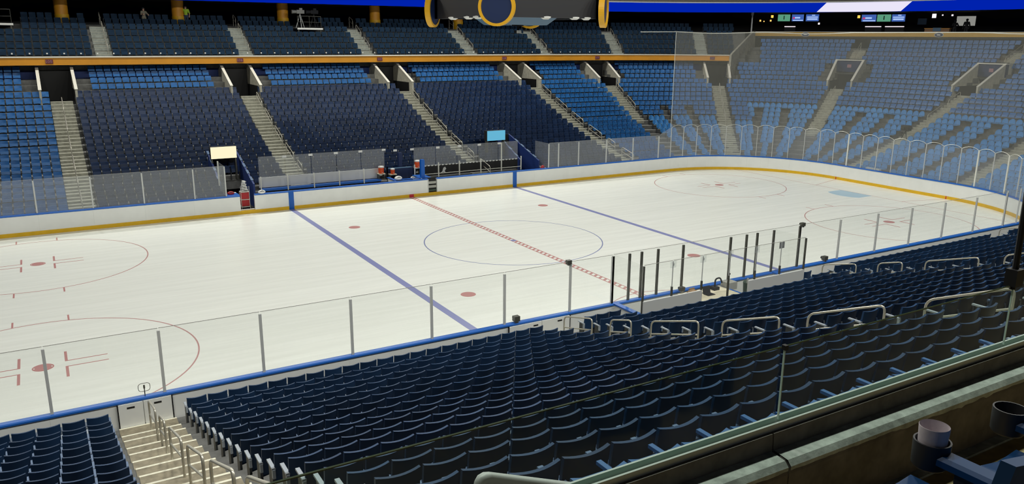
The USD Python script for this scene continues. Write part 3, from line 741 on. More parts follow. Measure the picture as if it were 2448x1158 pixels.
def seat_parts(kind, end=False):
    """[(name, mesh, material)] with the origin on the tread below the back-rest top, +y to the rink"""
    if kind == 'navy_near':
        out = [('backrest', shell(.47, .40, .86, .06, 0, .04, .038, .018, 0, 9, 4), 'navy'), ('seat_pan', folded_pan(.42, .30, .60, .10, .05), 'navy')]
        if end == 'last': out = [('backrest', shell(.47, .40, .86, .06, 0, .04, .038, .018, 0, 9, 4), 'last_row_blue'), ('seat_pan', shell(.40, .46, .70, .24, .18, .05, .0, 0, 0, 5, 3), 'last_row_blue'), ('armrest', MB().box(.23, .275, -.02, .32, .67, .70).box(.235, .27, -.03, .03, .46, .68), 'last_row_blue'), ('leg', MB().box(.235, .27, 0, .22, 0, .6), 'seat_metal')]; return out
        for s in ((1, -1) if end else (1,)):
            out.append(('armrest', MB().box(s * .252 - .028, s * .252 + .028, -.02, .30, .60, .63).box(s * .252 - .022, s * .252 + .022, -.03, .03, .46, .60), 'navy_cap' if s < 0 else 'navy_arm'))
            out.append(('leg', MB().box(s * .252 - .02, s * .252 + .02, .0, .22, .0, .60), 'seat_metal'))
        return out
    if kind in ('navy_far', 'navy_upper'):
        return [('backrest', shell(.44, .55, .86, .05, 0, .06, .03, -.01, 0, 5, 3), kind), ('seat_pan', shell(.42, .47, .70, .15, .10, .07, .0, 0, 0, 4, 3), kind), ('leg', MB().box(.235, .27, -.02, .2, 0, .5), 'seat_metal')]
    if kind == 'bright_blue':
        return [('backrest', shell(.44, .58, .85, .05, 0, .04, .03, -.015, 0, 5, 3), kind), ('seat_pan', shell(.42, .53, .68, .15, .10, .06, .0, 0, 0, 4, 3), kind), ('leg', MB().box(.235, .27, -.02, .2, 0, .5), 'seat_metal')]
    return [('backrest', shell(.47, .48, .84, .06, 0, .04, .05, 0, .8, 9, 7), kind), ('seat_pan', MB().box(-.21, .21, .06, .40, .42, .46), kind), ('hinge', MB().box(-.03, .03, .12, .16, .46, .50), 'navy_cap'), ('leg', MB().box(.235, .265, -.02, .2, 0, .5), 'seat_metal')]


CLASSES = {}


def seat_class(kind, end=False):
    key = (kind, end)
    if key not in CLASSES:
        path = '/class_' + kind + ('_last' if end == 'last' else '_end' if end else '')
        c = stage.CreateClassPrim(path); c.SetTypeName('Xform')
        for name, mesh, m in seat_parts(kind, end):
            if kind != 'navy_near' and name in ('leg', 'hinge'): continue
            part(path, name, mesh, m, 40)
        CLASSES[key] = path
    return CLASSES[key]


SEATS = []      # dicts: kind, pos, rotz, block, row, seat, end


def fill(kind, k0, k1, rows, block, pitch=.508, upper=False, gapf=None, margin=.0, frm='start'):
    for k in rows:
        d = UPD[k] if upper else rowd(k); z = (UPT[k] - .85) if upper else rowz(k)
        kind_k = kind(k) if callable(kind) else kind; cnt = 0
        a, b = uof(k0, d) + margin, uof(k1, d) - margin
        runs = [(a, b)] if upper else minus(a, b, [(c0 - .95 if k > 18 and c1 - c0 < 2.5 else c0 - .05, c1 + .95 if k > 18 and c1 - c0 < 2.5 else c1 + .05) for c0, c1 in cutouts(k, d)])
        if gapf and k <= 12 and runs: runs = minus(a, b, [(a + (b - a) * f_ - .26, a + (b - a) * f_ + .26) for f_ in (1 / 3, 2 / 3)])
        for a, b in runs:
            n = int((b - a) / pitch + .03)
            if n < 1: continue
            off = a + ((b - a) - n * pitch) / 2
            for i in range(n):
                cnt += 1
                u = off + pitch * (i + .5); q = atu(u, d)
                if upper and k >= 4 and (-.7 < q[0] < 2.0 or q[0] < -20.7) and q[1] > 30: continue
                if upper and any((q[0] - c[0]) ** 2 + (q[1] - c[1]) ** 2 < .75 ** 2 for c in COLS): continue
                kk = kind_k(cnt - 1, q) if callable(kind_k) else kind_k
                SEATS.append(dict(kind=kk, pos=(q[0], q[1], z), n=(q[2], q[3]), block=block, row=k + 1 if upper else k, seat=(n - i) if frm == 'end' else cnt, end=(i == n - 1)))


H = .64
# near side: path runs from high x to low x; local left end of a row (seen from behind) is the last
fill('navy_near', ('n', -6.4, H), ('n', -18.73, -H - .04), range(1, 22), 'near_b', frm='end')
fill('navy_near', ('n', -18.73, H + .04), ('n', -25.4), range(1, 22), 'near_a')
fill('navy_near', ('n', 6.05, H), ('n', -6.4, -H), range(1, 22), 'near_c', frm='end')
fill('navy_near', ('n', 18.7, H), ('n', 6.05, -H), range(1, 18), 'near_d', frm='end')
fill('navy_near', ('b', -52), ('n', 18.7, -H), range(1, 15), 'near_e', frm='end')
# far side
fill('bright_blue', ('x', -26), ('x', -18.73, -H - .02), range(1, 23), 'far_a', frm='end')
navy_or_bright = lambda k: 'navy_far' if k <= 18 else 'bright_blue'
fill(navy_or_bright, ('x', -18.73, H), ('x', -6.4, -H), range(1, 23), 'far_b')
fill(navy_or_bright, ('x', -6.4, H), ('x', 6.05, -H + .02), range(1, 23), 'far_c')
fill(navy_or_bright, ('x', 6.05, H - .02), ('x', 18.75, -H), range(1, 23), 'far_d')
fill('bright_blue', ('x', 18.75, H), ('a', 78, -H), range(1, 23), 'far_e')
rng = random.Random(7)
miss = lambda k, i, n: k <= 12 and n > 7 and min(abs((i + .5) / n - 1 / 3), abs((i + .5) / n - 2 / 3)) * n < .55
fill(lambda k: 'light_blue' if k <= 10 else 'bright_blue', ('a', 78, H), ('a', 52, -H), range(1, 23), 'far_f', gapf=miss)
fill(lambda k: (lambda i, q: 'light_blue' if k <= 9 or (k <= 13 and i >= 3) else 'bright_blue'), ('a', 52, H), ('a', 26, -H), range(1, 23), 'end_a', gapf=miss)
fill('bright_blue', ('a', 43.5, .1), ('a', 25.6, -H), range(23, 29), 'end_a_top')
fill(lambda k: 'light_blue' if k <= 13 else 'bright_blue', ('a', 26, H), ('y', 4.2, -H), range(1, 23), 'end_b', gapf=miss)
fill('bright_blue', ('a', 25.6, H), ('y', 4.3, -H), range(23, 29), 'end_b_top')
fill(lambda k: 'light_blue' if k <= 13 else 'bright_blue', ('y', 4.2, H), ('y', -4.42, -H), range(1, 23), 'end_c', gapf=lambda k, i, n: k <= 8 and i == n // 2 and False)
fill('bright_blue', ('y', 4.3, H), ('y', -4.42, -H), range(23, 29), 'end_c_top')
fill(lambda k: 'light_blue' if k <= 13 else 'bright_blue', ('y', -4.42, H), ('b', -30), range(1, 19), 'end_d')
# upper level
uk = [('x', -26), ('x', -15.5), ('x', -5.4), ('x', 4.75), ('x', 14.8), ('a', 88.2), ('a', 72), ('a', 54.6), ('a', 47)]
for i in range(len(uk) - 1):
    fill('navy_upper', uk[i] + (.55,), uk[i + 1] + (-.55,), range(0, 7), f'up_{i}', upper=True, pitch=.53)

BLOCK = {
    'near_a': 'in the small near block before the stairs', 'near_b': 'in the large near block after the stairs', 'near_c': 'in the near block behind the penalty box', 'near_d': 'in the near block past the penalty box', 'near_e': 'in the near corner block',
    'far_a': 'in the far block before the stairs', 'far_b': 'above the navy block behind the cream screen', 'far_c': 'above the navy block behind the benches', 'far_d': 'above the navy block behind the cyan screen', 'far_e': 'in the far block after the navy seats',
    'far_f': 'in the corner block at the net edge', 'end_a': 'in end block after corner stairs', 'end_a_top': 'at the top beside the concrete end wall', 'end_b': 'in end block between both entrances', 'end_b_top': 'at the top between both end entrances',
    'end_c': 'in end block after tripod stairs', 'end_c_top': 'at the top past the second end entrance', 'end_d': 'in last end block by glass posts'}
LOOKS = {'navy_near': ('navy_seat', 'navy folding seat', 'navy seats of the near stand'), 'bright_blue': ('blue_seat', 'bright blue square seat', 'bright blue seats of the far stands'), 'light_blue': ('round_back_seat', 'light blue round seat', 'light blue seats of the end stand')}
CARD = ['zero', 'one', 'two', 'three', 'four', 'five', 'six', 'seven', 'eight', 'nine', 'ten', 'eleven', 'twelve', 'thirteen', 'fourteen', 'fifteen', 'sixteen', 'seventeen', 'eighteen', 'nineteen', 'twenty', 'twenty-one', 'twenty-two', 'twenty-three', 'twenty-four', 'twenty-five', 'twenty-six', 'twenty-seven', 'twenty-eight', 'twenty-nine', 'thirty', 'thirty-one', 'thirty-two', 'thirty-three', 'thirty-four']
pp = px_of(np.array([np.array(s['pos']) + [0, 0, .8] for s in SEATS]))
for s, q in zip(SEATS, pp): s['px'] = q
SINGLE = set()
for kind in LOOKS:
    idx = [i for i, s in enumerate(SEATS) if s['kind'] == kind and 6 < s['px'][0] < 2442 and 60 < s['px'][1] < 1150 and s['row'] <= 28 and not (kind == 'navy_near' and s['row'] >= 21)]
    idx.sort(key=lambda i: SEATS[i]['px'][2]); SINGLE |= set(idx[:300])
for i in sorted(SINGLE):
    s = SEATS[i]; name, look_, grp = LOOKS[s['kind']]
    ang = math.degrees(math.atan2(-s['n'][1], -s['n'][0])) - 90
    x = thing(name, f"{look_} {BLOCK[s['block']]}, row {CARD[s['row']]}, seat {CARD[s['seat']]}", 'seat', s['pos'], ang, grp)
    x.GetReferences().AddInternalReference(seat_class(s['kind'], 'last' if s['kind'] == 'navy_near' and s['row'] >= 20 else s['kind'] == 'navy_near' and s['end'])); x.SetInstanceable(True)


def instancer(name, label, kinds):
    rest = [s for i, s in enumerate(SEATS) if s['kind'] in kinds and i not in SINGLE]
    pi = UsdGeom.PointInstancer.Define(stage, '/World/' + numbered('/World', name)); path = str(pi.GetPath())
    tagp(pi.GetPrim(), label, 'seats', None, 'stuff')
    protos = []
    for k in kinds:
        x = UsdGeom.Xform.Define(stage, f'{path}/{k}_model'); protos.append(x.GetPath())
        for n_, mesh, m in seat_parts(k, k == 'navy_near'): part(str(x.GetPath()), n_, mesh, m, 40)
    pi.CreatePrototypesRel().SetTargets(protos)
    pi.CreatePositionsAttr(Vt.Vec3fArray([Gf.Vec3f(*map(float, s['pos'])) for s in rest]))
    qs = []
    for s in rest:
        a = math.atan2(-s['n'][1], -s['n'][0]) - math.pi / 2
        qs.append(Gf.Quath(math.cos(a / 2), 0, 0, math.sin(a / 2)))
    pi.CreateOrientationsAttr(Vt.QuathArray(qs)); pi.CreateProtoIndicesAttr(Vt.IntArray([kinds.index(s['kind']) for s in rest]))
    return len(rest)


instancer('navy_seat_rows', 'navy seats filling the rest of the lower stands', ['navy_near', 'navy_far'])
instancer('upper_seat_rows', 'dark navy seats of the upper level behind the orange fascia', ['navy_upper'])
instancer('blue_seat_rows', 'bright blue square seats filling the rest of the far stands', ['bright_blue'])
instancer('round_seat_rows', 'light blue round-backed seats filling the rest of the end stand', ['light_blue'])
# ================================================================== DETAILS


def trimesh_box(xr, yr, zr, b=.012):
    """box with chamfered top edges"""
    (x0, x1), (y0, y1), (z0, z1) = xr, yr, zr
    v = [(x0, y0, z0), (x1, y0, z0), (x1, y1, z0), (x0, y1, z0), (x0, y0, z1 - b), (x1, y0, z1 - b), (x1, y1, z1 - b), (x0, y1, z1 - b), (x0 + b, y0 + b, z1), (x1 - b, y0 + b, z1), (x1 - b, y1 - b, z1), (x0 + b, y1 - b, z1)]
    f = [[0, 3, 2, 1], [8, 9, 10, 11]]
    for a, c in ((0, 4), (4, 8)):
        for i in range(4): j = (i + 1) % 4; f.append([a + i, a + j, c + j, c + i])
    return v, f


def arc_patch(r1, r0, a0, a1, z0, z1, n=8):
    """thin curved patch on a cone from radius r0 (z0) to r1 (z1)"""
    v, f = [], []
    for th in (0, .0015):
        for i in range(n + 1):
            a = a0 + (a1 - a0) * i / n
            for z, r in ((z0, r0), (z1, r1)): v.append(((r + th) * math.cos(a), (r + th) * math.sin(a), z))
    o = 2 * (n + 1)
    for i in range(n): f += [[2 * i, 2 * i + 1, 2 * i + 3, 2 * i + 2], [o + 2 * i, o + 2 * i + 2, o + 2 * i + 3, o + 2 * i + 1], [2 * i + 1, o + 2 * i + 1, o + 2 * i + 3, 2 * i + 3], [2 * i, 2 * i + 2, o + 2 * i + 2, o + 2 * i]]
    f += [[0, o, o + 1, 1], [2 * n, 2 * n + 1, o + 2 * n + 1, o + 2 * n]]
    return v, f


# ---- scoreboard hanging over centre ice
SX, SY = 2.80, 3.19
sb = thing('scoreboard', 'black centre-hung scoreboard belly with orange ringed navy discs on its corners', 'scoreboard')
for (a, b) in (((-SX, -SY), (SX, -SY)), ((SX, -SY), (SX, SY)), ((SX, SY), (-SX, SY)), ((-SX, SY), (-SX, -SY))):
    a, b = np.array(a), np.array(b); t = (b - a) / np.linalg.norm(b - a); n = np.array([t[1], -t[0]])
    ctr = [(a + t * .5)[None], (b - t * .5)[None]]
    o = np.append(a + t * .05 - n * .35, 0)
    Ls = np.linalg.norm(b - a) - .1
    part(sb, 'belly_panel', prism([(0, 10.95), (Ls, 10.95), (Ls, 13.6), (0, 13.6)], o, np.append(t, 0), (0, 0, 1), np.append(n, 0), .3), 'board_black', False)
part(sb, 'underside', MB().box(-SX + .1, SX - .1, -SY + .1, SY - .1, 11.02, 11.12), 'black', False)
for sx, sy in ((-1, -1), (1, -1), (-1, 1), (1, 1)):
    n = np.array([sx, sy, 0]) / math.sqrt(2); t = np.array([-n[1], n[0], 0]); c = np.array([sx * (SX - .05), sy * (SY - .05), 0])
    rg = Point(0, 11.35).buffer(.80, quad_segs=12).difference(Point(0, 11.35).buffer(.685, quad_segs=12))
    part(sb, 'disc_ring', prism(rg, c - n * .02, t, (0, 0, 1), n, .26), 'ring_orange', False)
    part(sb, 'disc', prism(Point(0, 11.35).buffer(.69, quad_segs=12), c, t, (0, 0, 1), n, .16), 'ring_navy', False)
for i, (x0, y0, x1, y1) in enumerate(((-1, -1, 1, -1), (1, -1, 1, 1), (1, 1, -1, 1), (-1, 1, -1, -1))):
    A, Bq = 1.45, 1.1
    v = [(x0 * A, y0 * A, 11.0), (x1 * A, y1 * A, 11.0), (x1 * Bq, y1 * Bq, 10.66), (x0 * Bq, y0 * Bq, 10.66)]
    w = [(p[0] * .96, p[1] * .96, p[2] + .02) for p in v]
    part(sb, 'under_screen', MB().add(v + w, [[0, 1, 2, 3], [4, 7, 6, 5], [0, 4, 5, 1], [1, 5, 6, 2], [2, 6, 7, 3], [3, 7, 4, 0]]), 'screen_blue', False)
part(sb, 'center_mast', MB().tube([(0.1, -.1, 11.05), (0.1, -.1, 10.35)], .05, 8).box(-.15, .35, -.2, .05, 10.62, 10.8).box(-.05, .2, -.3, 0, 10.30, 10.42), 'black', False)
part(sb, 'mast_camera', MB().box(-.08, .1, -.42, -.28, 10.28, 10.42), 'white_plastic', False)
for i, (x, y) in enumerate(((-2.65, 1.3), (-2.65, -.3), (-2.65, -1.2), (-.2, -3.0), (1.35, -3.0), (2.0, -3.0))):
    part(sb, 'saucer_speaker', MB().lathe([(0, 10.93), (.12, 10.88), (.23, 10.95), (.24, 11.0), (0, 11.04)], (x, y, 0), 14), 'white_plastic', 40)

# ---- two LED covers over the players' tunnels
for nm, lab, m, x0, x1 in (('tunnel_screen', 'cream lit rectangular screen over the players tunnel', 'screen_cream', -11.42, -9.9), ('tunnel_screen', 'cyan lit rectangular screen over the second tunnel', 'screen_cyan', 7.83, 9.34)):
    t = thing(nm, lab, 'screen')
    part(t, 'screen_face', MB().box(x0, x1, 17.0, 17.02, 2.74, 3.46), m, False)
    part(t, 'housing', MB().box(x0 + .01, x1 - .01, 17.025, 17.5, 2.72, 3.45), 'black', False)
    part(t, 'bracket', MB().box(x0 + .02, x0 + .1, 17.06, 17.4, 1.4, 2.72).box(x1 - .1, x1 - .02, 17.06, 17.4, 1.4, 2.72), 'alu_dark', False)
# tunnel side walls: blue, stepping down with pale cap pieces
for nm, x, w, rng_ in (('tunnel_wall', -9.72, 'right side of the first players tunnel', (13.9, 18.2)), ('tunnel_wall', 10.3, 'side of the second tunnel', (13.9, 18.2)), ('tunnel_wall', 9.35, 'inner side of the second tunnel', (14.9, 18.2)), ('tunnel_wall', -11.42, 'left side of the first players tunnel', (15.0, 18.2))):
    t = thing(nm, f'dark blue sloping wall at the {w}' if 'left' not in w and 'right' not in w else f'dark blue sloping wall of the players tunnel, {"bench" if "right" in w else "stairs"} side', 'tunnel wall', kind='structure')
    y0, y1 = rng_
    part(t, 'wall_panel', prism([(y0, 0), (y1, 0), (y1, 3.0), (y0, 1.55)], (x, 0, 0), (0, 1, 0), (0, 0, 1), (1, 0, 0), .1), 'blue_wall', False)
    for k in range(4):
        yy = y0 + .4 + k * .85; zz = 1.55 + (yy - y0) * (1.45 / (y1 - y0))
        part(t, 'cap_piece', prism([(yy, zz), (yy + .45, zz + .15), (yy + .45, zz + .19), (yy, zz + .04)], (x - .02, 0, 0), (0, 1, 0), (0, 0, 1), (1, 0, 0), .14), 'navy_arm', False)
tf = thing('floor_tunnel', 'dark rubber floor and back of the players tunnel', 'tunnel floor', kind='structure')
part(tf, 'rubber_floor', MB().box(-11.4, -9.62, 13.15, 18.2, .0, .12), 'black', False)
part(tf, 'white_sill', MB().box(-10.72, -9.9, 13.12, 13.2, .19, .24), 'white_plastic', False)
part(tf, 'back_wall', MB().box(-11.4, -9.6, 18.2, 18.3, 0, 3.0), 'unlit_wall', False)
part(tf, 'rubber_floor', MB().box(9.36, 10.4, 13.15, 18.2, .0, .12), 'black', False)
part(tf, 'back_wall', MB().box(9.3, 10.45, 18.2, 18.3, 0, 3.0), 'unlit_wall', False)
# white board return at the tunnel
part(tf, 'board_return', MB().box(-10.8, -10.7, HY + .17, HY + 1.3, .1, 1.1).box(10.45, 10.55, HY + .17, HY + 1.2, .1, 1.1), 'board_white', False)
part(tf, 'return_cap', MB().box(-11.4, -10.7, HY + .17, HY + .9, 1.08, 1.12), 'cap_blue', False)

# ---- team benches
YB = 15.0
tb = thing('team_bench', 'team bench with white back wall, blue seat edge and pale posts', 'players bench')
part(tb, 'back_wall', MB().box(-9.12, -1.35, YB, YB + .08, 1.08, 1.70), 'grey_panel', False)
part(tb, 'bench_seat', MB().box(-9.1, -1.4, YB - .42, YB - .02, .93, 1.06), 'cap_blue', False, label='blue bench seat')
part(tb, 'bench_riser', MB().box(-9.1, -1.4, YB - .3, YB - .25, .1, .93), 'black', False)
part(tb, 'floor_mat', MB().box(-9.1, 1.2, 13.2, 15.3, .02, .14), 'black', False)
for x in (-9.12, -7.5, -5.86, -4.23, -2.6, -.98):
    part(tb, 'post', MB().box(x - .03, x + .03, YB - .5, YB - .44, .9, 1.84), 'alu_pale', False)
for i in range(5):
    x0 = -9.1 + 1.63 * i
    part(tb, 'glass_pane', MB().box(x0 + .02, x0 + 1.61, YB + .03, YB + .042, 1.70, 2.98), 'acrylic_far', False)
for x in (-7.5, -5.86, -4.23, -2.6, -1.0): part(tb, 'glass_clip', MB().box(x - .13, x + .13, YB + .01, YB + .03, 2.83, 2.96), 'white_plastic', False)
td = thing('team_bench', 'team bench with black padded back wall, white studs and thin rail', 'players bench')
part(td, 'back_wall', MB().box(1.75, 9.22, YB, YB + .08, .9, 1.62), 'black', False)
part(td, 'bench_seat', MB().box(1.9, 9.2, YB - .46, YB - .02, .70, .80), 'black', False)
part(td, 'rail', MB().tube([(1.7, YB - .44, 1.12), (9.22, YB - .44, 1.12)], .022, 6), 'alu_pale')
part(td, 'floor_mat', MB().box(1.9, 9.3, 13.2, 15.3, .02, .14), 'black', False)
st = MB()
for i in range(28):
    x = 1.9 + i * .265
    st.box(x - .06, x + .06, YB - .05, YB, 1.585, 1.65).box(x + .1, x + .13, YB - .04, YB, 1.6, 1.64)
part(td, 'stud_row', st, 'white_plastic', False, kind='stuff')
for x in (2.7, 4.28, 5.95, 7.6, 9.22): part(td, 'post', MB().box(x - .035, x + .035, YB - .5, YB - .44, .9, 1.87 if x != 7.6 else 2.9), 'alu_pale', False)
for i in range(5):
    x0 = 1.1 + 1.63 * i
    part(td, 'glass_pane', MB().box(x0 + .02, x0 + 1.61, YB + .03, YB + .042, 1.62, 2.9), 'acrylic_far', False)
for x in (-.2, 1.0, 2.9, 4.55, 6.1, 7.7): part(td, 'glass_clip', MB().box(x - .13, x + .13, YB + .01, YB + .03, 2.74, 2.87), 'white_plastic', False)
part(td, 'bench_emblem', prism([(3.05, 1.05), (3.2, 1.15), (3.28, 1.4), (3.42, 1.46), (3.5, 1.32), (3.38, 1.18), (3.46, 1.05), (3.3, 1.1)], (0, YB - .012, 0), (1, 0, 0), (0, 0, 1), (0, 1, 0), .01), 'grey_panel', False)
tm_ = thing('bench_divider', 'dark blue padded block between the two team benches', 'divider')
part(tm_, 'padding', MB().box(-.75, 1.2, YB - .1, YB + .1, .8, 1.62), 'ring_navy', False)
part(tm_, 'pillar', MB().box(.12, .36, YB + .2, YB + .44, 1.4, 2.6), 'ring_navy', False)
part(tm_, 'cap', MB().box(-.75, .9, YB - .14, YB + .1, 1.62, 1.66), 'screen_blue', False)
for x in (-.98, .95): part(tm_, 'post', MB().box(x - .03, x + .03, YB - .5, YB - .44, .9, 1.84), 'alu_pale', False)
ct = thing('coach_ledge', 'low blue capped white partition at the center of the benches', 'partition')
part(ct, 'side_panel', MB().box(.78, .86, HY + .2, HY + 1.5, .6, 1.14).box(-1.05, -.97, HY + .2, HY + 1.4, .6, 1.14), 'board_white', False)
part(ct, 'ledge_cap', MB().box(-1.1, -.9, HY + .2, HY + 1.5, 1.14, 1.18).box(.72, 1.5, HY + .24, HY + 1.5, 1.14, 1.18).box(-.9, .72, HY + .24, HY + .42, 1.14, 1.18), 'cap_blue', False)
bp = thing('bench_pillar', 'bright blue padded pillar standing between the benches behind the boards', 'pillar')
part(bp, 'pillar_pad', MB().box(.88, 1.13, HY + .35, HY + .6, .3, 2.28), 'line_blue', False)
part(bp, 'pillar_top', MB().box(.9, 1.11, HY + .37, HY + .58, 2.28, 2.34), 'cap_blue', False)


def cooler(x, y, z, label, s=1.0, handle=False):
    c = thing('drink_cooler', label, 'drink cooler', (x, y, z), group='orange coolers')
    part(c, 'barrel', MB().lathe([(0, 0), (.15 * s, 0), (.175 * s, .06 * s), (.185 * s, .38 * s), (0, .38 * s)], sides=18), 'orange_cooler', 50)
    part(c, 'lid', MB().lathe([(0, .38 * s), (.19 * s, .38 * s), (.19 * s, .46 * s), (.1 * s, .49 * s), (0, .49 * s)], sides=18), 'white_plastic', 50, label='white lid')
    part(c, 'spout', MB().box(-.02, .02, -.22 * s, -.18 * s, .05, .09), 'white_plastic', False)


cooler(-1.35, YB - .3, 1.42, 'round orange drink cooler with white lid at the white bench wall', 1.0)
cooler(-.55, YB - .3, 1.32, 'small orange drink cooler beside the bench divider post', .75)
cooler(1.25, YB - .25, 1.62, 'orange drink cooler on a rack behind the blue pillar', 1.0)
for nm, x, y, z, lab in (('cooler_rack', 1.25, YB - .25, 1.05, 'small rack under the cooler behind the blue pillar'), ('cooler_shelf', -1.35, YB - .3, 1.34, 'small shelf under the cooler at the white wall'), ('cooler_shelf', -.55, YB - .3, 1.24, 'small shelf under the smaller cooler')):
    r = thing(nm, lab, 'shelf')
    part(r, 'board', MB().box(x - .22, x + .22, y - .2, y + .3, z + (.52 if nm == 'cooler_rack' else .03), z + (.57 if nm == 'cooler_rack' else .08)), 'cream', False)
    part(r, 'bracket', MB().box(x - .2, x - .16, y - .1, y + .25, z - .3, z + (.52 if nm == 'cooler_rack' else .03)).box(x + .16, x + .2, y - .1, y + .25, z - .3, z + (.52 if nm == 'cooler_rack' else .03)), 'alu_dark', False)


def hull(*balls):
    pts = []
    for (x, y, z, r) in balls:
        m = trimesh.creation.icosphere(1, r).vertices + [x, y, z]; pts.append(m)
    return manifold3d.Manifold.hull_points(np.vstack(pts))


def helmetish(name, label, cat, c, s, m, w=(1, .7, .6)):
    o = thing(name, label, cat, c)
    a = trimesh.creation.icosphere(2, s).vertices * np.array(w); f = trimesh.creation.icosphere(2, s).faces
    a[:, 2] = np.maximum(a[:, 2], -s * .3) + s * .3
    part(o, 'bundle', MB().add(a, f), m, 40); part(o, 'strap', MB().tube([(-s * .6, -s * .4, s * .5), (0, -s * .62, s * .75), (s * .6, -s * .4, s * .5)], .02, 6), 'cloth_dark')
    return o


helmetish('towel_bundle', 'white towel bundle lying on the blue ledge between benches', 'towels', (-.75, HY + .33, 1.18), .26, 'white_plastic')
helmetish('towel_bundle', 'small white cloth on the boards cap near the bench gate', 'towels', (.25, HY + .33, 1.18), .14, 'white_plastic')
helmetish('towel_bundle', 'white towel bundle on the boards beside the players tunnel', 'towels', (-9.45, HY + .1, 1.12), .22, 'white_plastic')
helmetish('towel_bundle', 'red and blue bag on the board corner by the players tunnel', 'bag', (-11.1, HY + .6, 1.12), .2, 'red_plastic')
helmetish('fire_bucket', 'red pail at the board end beside the second tunnel', 'pail', (10.35, HY + .45, .95), .22, 'red_plastic', (.7, .7, 1.2))
# cart with red bins in the tunnel
ca = thing('equipment_cart', 'cart with two red bins and a white hose heap in the players tunnel', 'cart', (-10.25, 14.0, .12))
for z in (.18, .6):
    part(ca, 'bin', MB().box(-.22, .22, -.2, .2, z, z + .38), 'red_plastic', False)
for x in (-.24, .24):
    part(ca, 'frame', MB().tube([(x, -.22, 0), (x, -.22, 1.35)], .016, 6).tube([(x, .22, 0), (x, .22, 1.0)], .016, 6), 'alu_pale')
for z in (.12, .55, 1.0): part(ca, 'shelf_rim', MB().box(-.25, .25, -.24, .22, z, z + .035), 'alu_pale', False)
r_ = random.Random(4); pts = [(.2 * math.cos(i * 1.1) * (1 - i / 70), -.05 + .16 * math.sin(i * 1.7), 1.06 + i * .014) for i in range(44)]
part(ca, 'hose', MB().tube(pts, .035, 6), 'white_plastic', 60, label='white coiled hose')
part(ca, 'wheel', MB().lathe([(0, -.02), (.06, -.02), (.06, .02), (0, .02)], (.2, -.2, .06), 10, T=lambda v: v[:, [2, 0, 1]]), 'black')
part(ca, 'wheel', MB().lathe([(0, -.02), (.06, -.02), (.06, .02), (0, .02)], (-.2, -.2, .06), 10, T=lambda v: v[:, [2, 0, 1]]), 'black')

# ---- penalty boxes and scorer's table on the near side
pb = thing('penalty_box', 'grey penalty box wall with low back glass and clipped tags', 'penalty box')
YP = -14.6
for x0, x1 in ((-3.7, -1.08), (1.2, 4.15)): part(pb, 'back_wall', MB().box(x0, x1, YP - .06, YP, .0, 1.62), 'board_white' if False else 'grey_panel', False)
for x in (-3.74, 4.15): part(pb, 'side_wall', MB().box(x, x + .08, YP, -HY - .24, 0, 1.1), 'board_white', False)
for x in (-3.78, 4.1): part(pb, 'side_cap', MB().box(x, x + .2, YP, -HY - .24, 1.1, 1.15), 'cap_blue', False)
for x in (-1.09, 1.16): part(pb, 'divider', MB().box(x, x + .06, YP, -HY - .24, 0, 1.0), 'board_white', False)
part(pb, 'divider_cap', MB().box(1.12, 1.28, YP, -HY - .3, 1.0, 1.05), 'cap_blue', False)
part(pb, 'floor_mat', MB().box(-3.7, 4.15, YP, -HY - .24, .02, .1), 'dark_green', False)
bx = (-3.69, -2.43, -1.07, .22, 1.53, 2.83, 4.15)
for i, x in enumerate(bx):
    part(pb, 'post', MB().box(x - .025, x + .025, YP - .03, YP + .03, .8, 1.95 if i not in (0, 6) else 2.84), 'alu_dark', False)
    if 0 < i < 6:
        part(pb, 'glass_joint', MB().box(x - .012, x + .012, YP - .012, YP + .012, 1.95, 2.84), 'alu', False)
        part(pb, 'glass_tag', MB().box(x - .13, x + .13, YP - .02, YP - .008, 2.62, 2.86).box(x - .03, x + .03, YP - .03, YP - .02, 2.70, 2.78), 'acrylic_far', False)
    if i < 6: part(pb, 'pane_edge', MB().box(x + .015, bx[i + 1] - .015, YP - .008, YP + .008, 2.87, 2.882), 'slat_grey', False)
    if i < 6: part(pb, 'glass_pane', MB().box(x + .015, bx[i + 1] - .015, YP - .006, YP + .006, 1.6 if (x < -1.1 or x > 1.1) else 1.1, 2.87), 'acrylic', False)
for x in (-3.7, 4.17): part(pb, 'side_pane', MB().box(x - .006, x + .006, YP + .02, -HY - .1, 1.15, 2.86), 'acrylic', False)
sc = thing('scorer_table', 'cream scorer table with papers between the penalty boxes', 'table')
part(sc, 'table_top', MB().box(-.95, 1.1, -14.45, -13.3, 1.02, 1.08), 'cream', False)
part(sc, 'front_lip', MB().box(-.95, 1.1, -14.5, -14.45, .88, 1.09), 'cream', False)
for x in (-.9, 1.0): part(sc, 'leg', MB().box(x, x + .07, -14.4, -13.4, .1, 1.02), 'cloth_dark', False)
def small(name, label, cat, parts_):
    o = thing(name, label, cat)
    for nm, mb, m in parts_: part(o, nm, mb, m, 40)
small('laptop', 'dark open laptop on the cream scorer table', 'laptop', [('base', MB().box(-.15, .2, -14.05, -13.8, 1.08, 1.10), 'cloth_dark'), ('lid', prism([(0, 0), (.35, 0), (.35, .26), (0, .26)], (-.15, -13.8, 1.1), (1, 0, 0), (0, .25, .97), (0, .97, -.25), .02), 'cloth_dark')])
small('desk_microphone', 'black microphone with bent neck on the scorer table', 'microphone', [('base', MB().box(.5, .75, -13.7, -13.45, 1.08, 1.2), 'cloth_dark'), ('neck', MB().tube(bent([(.6, -13.6, 1.2), (.6, -13.6, 1.5), (.85, -13.6, 1.52), (.95, -13.6, 1.3)], .12), .03, 8), 'cloth_dark')])
